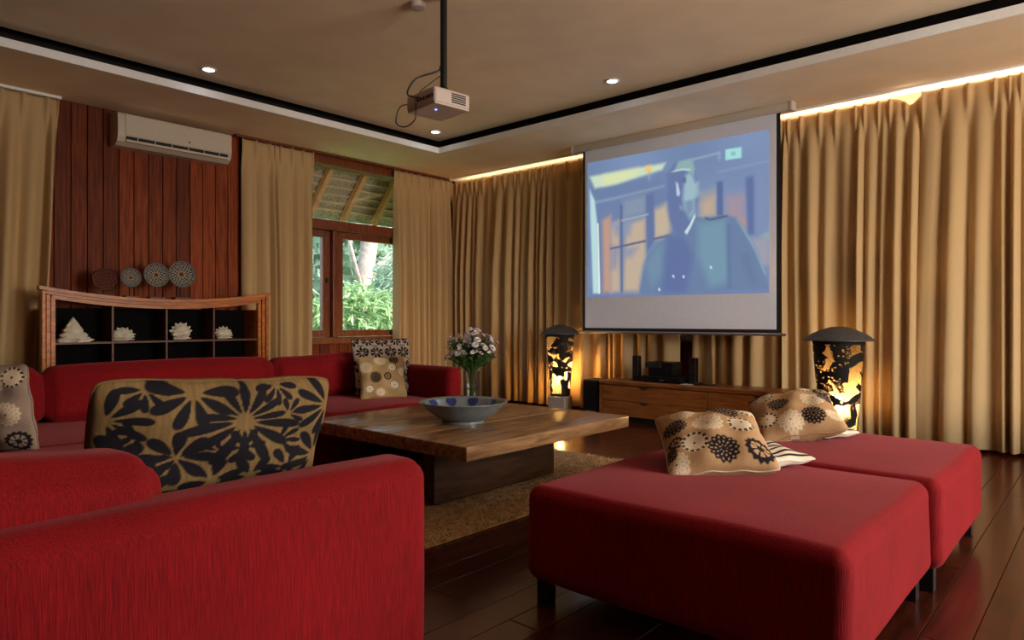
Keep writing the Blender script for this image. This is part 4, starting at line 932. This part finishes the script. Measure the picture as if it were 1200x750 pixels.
def pillow(name, label, w_, h_, th, painter, center, xdir, ydir, n=110, group=None, flop=0.0, pinch=.07):
    """xdir runs along the width, ydir up the face; the printed face looks along xdir x ydir"""
    xd = Vector(xdir).normalized(); yd = Vector(ydir); yd = (yd - xd * yd.dot(xd)).normalized(); zd = xd.cross(yd)
    g = np.sin(np.linspace(-1, 1, n) * PI / 2) * .35 + np.linspace(-1, 1, n) * .65
    U, V = np.meshgrid(g, g)
    X = w_ / 2 * U * (1 - pinch * (1 - V ** 2) * np.abs(U) - .05 * V ** 12); Y = h_ / 2 * V * (1 - pinch * (1 - U ** 2) * np.abs(V) - .05 * U ** 12)
    T = th / 2 * (np.clip((1 - U ** 2) * (1 - V ** 2), 0, 1)) ** .42
    wr = .010 * np.sin(U * 7 + V * 3) * np.sin(V * 6 - U * 2) * (1 - U ** 2 * V ** 2) + flop * (U ** 2 * V)
    W_ = np.array([list(xd), list(yd), list(zd)])
    P = np.concatenate([np.stack([X, Y, T + wr], -1).reshape(-1, 3), np.stack([X, Y, -T + wr], -1).reshape(-1, 3)]) @ W_
    idx = np.arange(n * n).reshape(n, n)
    a, b, c, d = idx[:-1, :-1].ravel(), idx[:-1, 1:].ravel(), idx[1:, 1:].ravel(), idx[1:, :-1].ravel()
    F = np.concatenate([np.stack([a, b, c, d], 1), np.stack([d, c, b, a], 1) + n * n])
    cols = np.concatenate([painter(U, V, 0).reshape(-1, 3), painter(U, V, 1).reshape(-1, 3)])
    t = thing(name, label, 'pillow', center, 0, group)
    me = bpy.data.meshes.new('cover'); me.from_pydata(P.tolist(), [], F.tolist()); me.update(); me.shade_smooth()
    set_cols(me, cols); me.materials.append(MT['print'])
    o = bpy.data.objects.new('cover', me); COL.objects.link(o); o.parent = t
    rim = [(X[0, i], Y[0, i], wr[0, i]) for i in range(0, n, 3)] + [(X[i, -1], Y[i, -1], wr[i, -1]) for i in range(0, n, 3)] + [(X[-1, i], Y[-1, i], wr[-1, i]) for i in range(n - 1, -1, -3)] + [(X[i, 0], Y[i, 0], wr[i, 0]) for i in range(n - 1, -1, -3)]
    pts = [Vector((np.array(p) @ W_).tolist()) for p in rim]
    pts = [p for i, p in enumerate(pts) if i == 0 or (p - pts[i - 1]).length > 1e-5]
    mb = MB().tube(pts + [pts[0]], .0035, 5); po = mb.build('piping', 'print', t, True); set_cols(po.data, np.ones((len(mb.v), 3)) * cols[0] * .9)
    return t
def wp(px, py, d):   # a point at distance d ahead of the viewer's standpoint, used to set out the pillows
    return CAM + D * d + R * ((px - 600) / 800 * d) + UP * ((375 - py) / 800 * d)
TAN = (176, 138, 98)
mA = [(-.5, .62, .25, 'cream'), (-.74, .15, .25, 'dark'), (-.8, -.35, .17, 'ringdark'), (.34, .6, .27, 'dark'), (.86, .72, .26, 'ring'), (-.1, .08, .29, 'cream'),
      (.55, .06, .27, 'ring'), (-.45, -.44, .26, 'ring'), (.05, -.66, .28, 'dark'), (.72, -.66, .28, 'ringdark'), (-.86, -.86, .25, 'cream'), (.05, .95, .2, 'dark'), (-.95, -.62, .15, 'dark')]
mB = [(-.62, .55, .25, 'ring'), (-.1, .76, .27, 'cream'), (.2, .98, .22, 'dark'), (.45, .8, .22, 'ring'), (.8, .55, .2, 'ringdark'), (-.35, .0, .27, 'dark'), (.5, .05, .3, 'cream'),
      (.85, .15, .25, 'dark'), (-.72, -.5, .26, 'ring'), (-.2, -.72, .3, 'cream'), (.35, -.62, .27, 'dark'), (-.85, .9, .2, 'dark'), (.85, -.6, .22, 'cream')]
bl, br, tl, trr = wp(781, 566, 2.60), wp(908, 562, 2.56), wp(774, 503, 2.95), wp(884, 494, 2.92)
cA = (bl + br + tl + trr) / 4
pillow('floral_pillow', 'tan pillow with black and cream flower discs on the near ottoman', .42, .42, .18, dahlia_print(TAN, mA), cA + Vector((0, 0, .035)), br - bl + trr - tl, tl - bl + trr - br, 170)
bl, br, tl, trr = wp(893, 524, 3.32), wp(992, 512, 3.22), wp(878, 480, 3.68), wp(966, 465, 3.60)
cB = (bl + br + tl + trr) / 4
pillow('floral_pillow', 'tan pillow with black and cream flower discs on the far ottoman', .41, .42, .18, dahlia_print(TAN, mB), cB + Vector((0, 0, .03)), br - bl + trr - tl, tl - bl + trr - br, 170)
def flat_dir(ang): return R * math.cos(ang) + D * math.sin(ang)
c1 = wp(872, 540, 2.84); c1.z = .475
pillow('striped_pillow', 'black and cream striped pillow under the floral pillow on the near ottoman', .40, .40, .09, stripes, c1, flat_dir(math.radians(20)), flat_dir(math.radians(110)), 120)
c2 = wp(942, 500, 3.5); c2.z = .475
pillow('striped_pillow', 'black and cream striped pillow under the floral pillow on the far ottoman', .38, .38, .09, stripes, c2, flat_dir(math.radians(10)), flat_dir(math.radians(100)), 120)

# ------------------------------------------------------------------ sofas
sa = thing('sofa', 'long red sofa before the display cabinet', 'sofa', (2.5, -4.4, 0))
def sbox(par, name, x0, x1, y0, y1, z0, z1, r=.05, bulge=0, M=None, wob=0, mat='red', inner=3):
    o = Vector(par.location)
    return MB().rbox(x0 - o.x, x1 - o.x, y0 - o.y, y1 - o.y, z0 - o.z, z1 - o.z, r, 4, inner, bulge, M, wob).build(name, mat, par, True)
AX0, AX1, AY0, AY1 = 1.88, 3.03, -6.25, -2.62
sbox(sa, 'base', AX0 + .01, AX1 - .01, AY0, AY1, .08, .30, .03)
sbox(sa, 'backrest', AX0, AX0 + .17, AY0, AY1, .10, .66, .06)
sbox(sa, 'armrest', AX0, AX1, AY1 - .15, AY1 + .01, .10, .665, .06)
for (a, b) in ((-6.08, -4.95), (-4.94, -3.84), (-3.83, -2.78)): sbox(sa, 'seat_cushion', AX0 + .17, AX1 + .01, a, b, .29, .42, .05, .016, wob=.003, inner=6)
for (a, b, dz) in ((-6.05, -5.20, .0), (-5.19, -3.76, .0), (-3.75, -2.78, -.01)):
    o = sa.location; c = Vector((2.15, (a + b) / 2, .58))
    Mx = Matrix.Translation(c - o) @ Matrix.Rotation(-.14, 4, 'Y')
    MB().rbox(-.12, .10, a - c.y, b - c.y, -.16, .17 + dz, .075, 4, 7, .022, Mx, .006).build('back_cushion', 'red', sa, True)
for (a, b) in ((AX0 + .06, AY0 + .06), (AX0 + .06, AY1 - .06), (AX1 - .06, AY1 - .06), (AX1 - .06, -4.4)):
    sbox(sa, 'leg', a - .03, a + .03, b - .03, b + .03, 0, .085, .004, mat='leg', inner=0)
sn = thing('sofa', 'near red sofa, its broad armrest filling the lower left', 'sofa', (4.2, -5.6, 0))
NX1 = 5.28; NY0, NY1 = -6.42, -4.985
sbox(sn, 'base', 3.06, NX1 - .04, NY0 + .02, NY1 - .02, .08, .30, .03)
sbox(sn, 'armrest', NX1 - .20, NX1, NY0, NY1 + .035, .0, .608, .065, .008, inner=6)
sbox(sn, 'backrest', 3.06, NX1 - .2, NY0, NY0 + .17, .10, .60, .05)
sbox(sn, 'seat_cushion', 3.07, 4.07, NY0 + .17, NY1 + .01, .29, .43, .05, .016, wob=.003, inner=6)
sbox(sn, 'seat_cushion', 4.08, NX1 - .21, NY0 + .17, NY1 + .01, .29, .43, .05, .016, wob=.003, inner=6)
o = sn.location
c = Vector((4.0, -6.06, .57)); Mx = Matrix.Translation(c - o) @ Matrix.Rotation(math.radians(-7), 4, 'Z') @ Matrix.Rotation(.16, 4, 'X')
MB().rbox(-.92, .92, -.13, .13, -.15, .15, .08, 4, 7, .02, Mx, .006).build('back_cushion', 'red', sn, True)
c = Vector((5.06, -6.03, .58)); Mx = Matrix.Translation(c - o) @ Matrix.Rotation(math.radians(4), 4, 'Z') @ Matrix.Rotation(-.09, 4, 'X')
MB().rbox(-.12, .12, -.34, .34, -.15, .15, .085, 5, 7, .02, Mx, .006).build('back_cushion', 'red', sn, True)
for (a, b) in ((3.12, NY0 + .08), (3.12, NY1 - .08), (4.9, NY0 + .08), (4.9, NY1 - .08)):
    sbox(sn, 'leg', a - .03, a + .03, b - .03, b + .03, 0, .085, .004, mat='leg', inner=0)

# pillows on the sofas
FL = [(.12, .64, .36, 7, .1, 2.95), (.12, .62, .52, 7, -2.95, 2.75), (.12, .34, .20, 6, 0, 6.28), (-.40, .24, .30, 8, 0, 6.28), (-.40, .24, .14, 5, .4, 6.28), (-.30, .92, .36, 6, 3.0, 3.3),
      (-.92, .62, .32, 5, -1.2, 2.6), (-.86, .16, .30, 7, 0, 6.28), (-.70, .50, .16, 4, 2.2, 2.6), (.95, .70, .36, 5, 2.0, 2.4), (.90, .06, .38, 6, .9, 3.0), (.48, .34, .20, 4, -.9, 2.2), (.52, .66, .18, 4, -.6, 2.4),
      (.56, .02, .24, 6, 0, 6.28), (-.10, -.04, .26, 6, .3, 6.28), (-.62, -.18, .28, 7, 0, 6.28), (.24, -.06, .26, 6, 0, 6.28), (.42, .98, .20, 5, 3.3, 2.8), (-.08, .30, .16, 4, 1.8, 2.6), (-.66, .94, .20, 5, 3.2, 3.0),
      (-.25, -.5, .3, 7, 0, 6.28), (.3, -.55, .3, 7, 0, 6.28), (.8, -.5, .3, 7, 0, 6.28), (-.8, -.6, .3, 7, 0, 6.28)]
pillow('damask_pillow', 'big tan pillow with black velvet flowers against the near armrest', .65, .49, .20, damask((124, 98, 60), 1, FL), (4.94, -5.475, .64), (0.06, 1, -.045), (.34, 0, 1), 190, None, 0, .03)
GL = []
for i in range(-2, 3):
    for j in range(-2, 3):
        x_, y_ = i * .48 + (.24 if j % 2 else 0), j * .46
        GL += [(x_, y_, .2, 8, .3 * i, 6.28), (x_ + .24, y_ + .02, .15, 4, .7, 4.7), (x_ + .22, y_ - .16, .10, 3, 3.6, 2.2)]
pillow('damask_pillow', 'beige pillow with small black damask print in the far sofa corner', .50, .47, .13, damask((178, 160, 146), 1, GL, False), (2.42, -2.93, .655), (.30, .95, 0), (-.28, .05, 1), 150)
mC = [(-.1, .8, .26, 'cream'), (.5, .82, .24, 'dark'), (.38, .42, .24, 'ring'), (-.75, .45, .26, 'cream'), (-.38, -.02, .26, 'dark'), (.14, .0, .17, 'ringdark'), (.42, -.42, .24, 'ring'), (-.66, -.55, .22, 'ring'), (-.2, -.75, .2, 'cream'), (.85, .2, .2, 'cream')]
pillow('floral_pillow', 'small tan flower disc pillow before the beige damask pillow', .37, .34, .11, dahlia_print((176, 144, 98), mC), (2.60, -3.07, .585), (.35, .95, 0), (-.30, .1, 1), 110)
mD = [(.3, .62, .28, 'cream'), (-.3, .3, .3, 'dark'), (.62, -.05, .26, 'cream'), (.1, -.3, .2, 'ring'), (.75, .75, .22, 'ring'), (.72, -.7, .24, 'ringdark'), (-.4, -.6, .3, 'cream'), (-.7, .8, .25, 'ring')]
pillow('floral_pillow', 'grey tan flower disc pillow at the left edge of the photo', .44, .42, .13, dahlia_print((150, 128, 112), mD), (3.02, -5.62, .63), (.75, .66, 0), (-.1, -.35, 1), 120)

# ------------------------------------------------------------------ coffee table, bowl, vase
tb = thing('coffee_table', 'low wide wooden coffee table on slab legs over the rug', 'coffee table', (3.8, -3.32, 0))
TX0, TX1, TY0, TY1 = 3.10, 4.52, -4.05, -2.60
nb = 3
for i in range(nb):
    a = TX0 + (TX1 - TX0) * i / nb; b = TX0 + (TX1 - TX0) * (i + 1) / nb
    MB().rbox(a - 3.8 + .0012, b - 3.8 - .0012, TY0 + 3.32, TY1 + 3.32, .348, .42, .008, 2, 1).build('top_board', 'table', tb, True, angle=40)
for xx in (3.36, 4.03): MB().rbox(xx - 3.8, xx - 3.8 + .08, -.57, .47, .034, .347, .006, 1, 0).build('leg', 'legshade', tb)
MB().rbox(3.44 - 3.8, 4.03 - 3.8, -.06, .0, .12, .30, .004, 1, 0).build('stretcher', 'table', tb)
bo = thing('bowl', 'wide grey ceramic bowl with blue motifs on the coffee table', 'bowl', (3.93, -3.50, .42))
MB().lathe([(.12, 0), (.128, .002), (.128, .016), (.12, .02)], 48).build('foot_ring', 'celadon', bo, True, angle=40)
bp = [(.0, .018), (.125, .018), (.17, .04), (.215, .078), (.24, .108), (.262, .122), (.268, .127), (.262, .129), (.235, .116), (.205, .082), (.16, .046), (.10, .03), (0, .028)]
MB().lathe(bp, 64).build('body', 'celadon', bo, True)
for k in range(10):
    a0 = 2 * PI * k / 10 + .2; vs = []; fs = []
    for j, (r_, z_) in enumerate(((.236, .1185), (.222, .1035), (.206, .085), (.192, .073))):
        wd = (.12, .16, .13, .05)[j]
        for i in range(5):
            a = a0 + wd * (i / 4 - .5) * 2; vs.append((r_ * math.cos(a), r_ * math.sin(a), z_ + .0012))
    for j in range(3):
        for i in range(4): fs.append((j * 5 + i, j * 5 + i + 1, (j + 1) * 5 + i + 1, (j + 1) * 5 + i))
    MB().add(vs, fs).build('blue_motif', 'blueglaze', bo, True)
va = thing('vase', 'clear glass vase of water holding white flowers', 'vase', (3.36, -2.86, .42))
MB().lathe([(0, 0), (.056, 0), (.058, .01), (.062, .24), (.065, .245), (.058, .243), (.054, .02), (0, .016)], 28).build('glass', 'vaseglass', va, True)
MB().lathe([(0, .018), (.052, .02), (.054, .12), (0, .12)], 24).build('water', 'water', va, True)
bq = thing('bouquet', 'bunch of small white chrysanthemums standing in the glass vase', 'flowers', (3.36, -2.86, .44))
rnd = random.Random(5); stems = MB(); lv = MB(); fl0 = None; heads = []
for k in range(95):
    a = rnd.uniform(0, 2 * PI); rr = math.sqrt(rnd.random()) * .19; zz = .51 - rr * .62 + rnd.uniform(-.09, .05)
    tip = Vector((rr * math.cos(a), rr * math.sin(a), zz)); ft = Vector((-.02 * math.cos(a), -.02 * math.sin(a), .005)); md = Vector((.03 * math.cos(a) * rr / .19, .03 * math.sin(a) * rr / .19, .215))
    stems.tube([ft, md, md * .4 + tip * .6 + Vector((0, 0, .02)), tip], .0028, 5, .0016); heads.append((tip, a, rr))
    for q_ in range(9):
        f_ = rnd.uniform(.25, .9); p = md * (1 - f_) + tip * f_; d = Vector((rnd.uniform(-1, 1), rnd.uniform(-1, 1), rnd.uniform(-.1, .9))).normalized(); s_ = d.orthogonal().normalized(); l = rnd.uniform(.025, .05)
        lv.add([p, p + d * l * .5 + s_ * l * .2, p + d * l, p + d * l * .5 - s_ * l * .2], [(0, 1, 2, 3)])
stems.build('stems', 'stem', bq)
stuff(lv.build('leaves', 'stem', bq))
hm = MB(); nP = 16
for ring, (ln, el) in enumerate(((.021, .15), (.017, .6), (.011, 1.1))):
    for i in range(nP):
        a = 2 * PI * i / nP + ring * .2; d = Vector((math.cos(a) * math.cos(el), math.sin(a) * math.cos(el), math.sin(el))); s_ = Vector((-math.sin(a), math.cos(a), 0))
        hm.add([(0, 0, 0), d * ln * .6 + s_ * .004, d * ln, d * ln * .6 - s_ * .004], [(0, 1, 2, 3)])
fh = None
for (tip, a, rr) in heads:
    if fh is None: fh = hm.build('flower_head', 'petal', bq); c = fh
    else: c = fh.copy(); COL.objects.link(c); c.parent = bq
    c.location = tip; c.rotation_euler = Vector((math.cos(a) * rr * 6, math.sin(a) * rr * 6, 1)).to_track_quat('Z', 'Y').to_euler(); s_ = rnd.uniform(.8, 1.5); c.scale = (s_, s_, s_)

# ------------------------------------------------------------------ shaggy rug
rg = thing('rug', 'beige shag rug under the coffee table', 'rug', (3.55, -3.2, 0))
MB().rbox(-.46, .98, -1.12, 1.08, 0, .012, .004, 1, 0).build('backing', 'rug', rg)
rs = np.random.RandomState(4); n = 42000
bx = rs.uniform(-.46, .98, n); by = rs.uniform(-1.12, 1.08, n); ang = rs.uniform(0, 2 * PI, n); ln = rs.uniform(.018, .04, n)
dx_, dy_ = np.cos(ang) * ln, np.sin(ang) * ln; hz = rs.uniform(.02, .032, n); wv_ = .0035
A0 = np.stack([bx - np.sin(ang) * wv_, by + np.cos(ang) * wv_, np.full(n, .010)], 1); A1 = np.stack([bx + np.sin(ang) * wv_, by - np.cos(ang) * wv_, np.full(n, .010)], 1); A2 = np.stack([bx + dx_, by + dy_, hz], 1)
vs = np.stack([A0, A1, A2], 1).reshape(-1, 3); fs = np.arange(3 * n).reshape(-1, 3)
stuff(MB().add(vs.tolist(), fs.tolist()).build('pile', 'rug', rg))
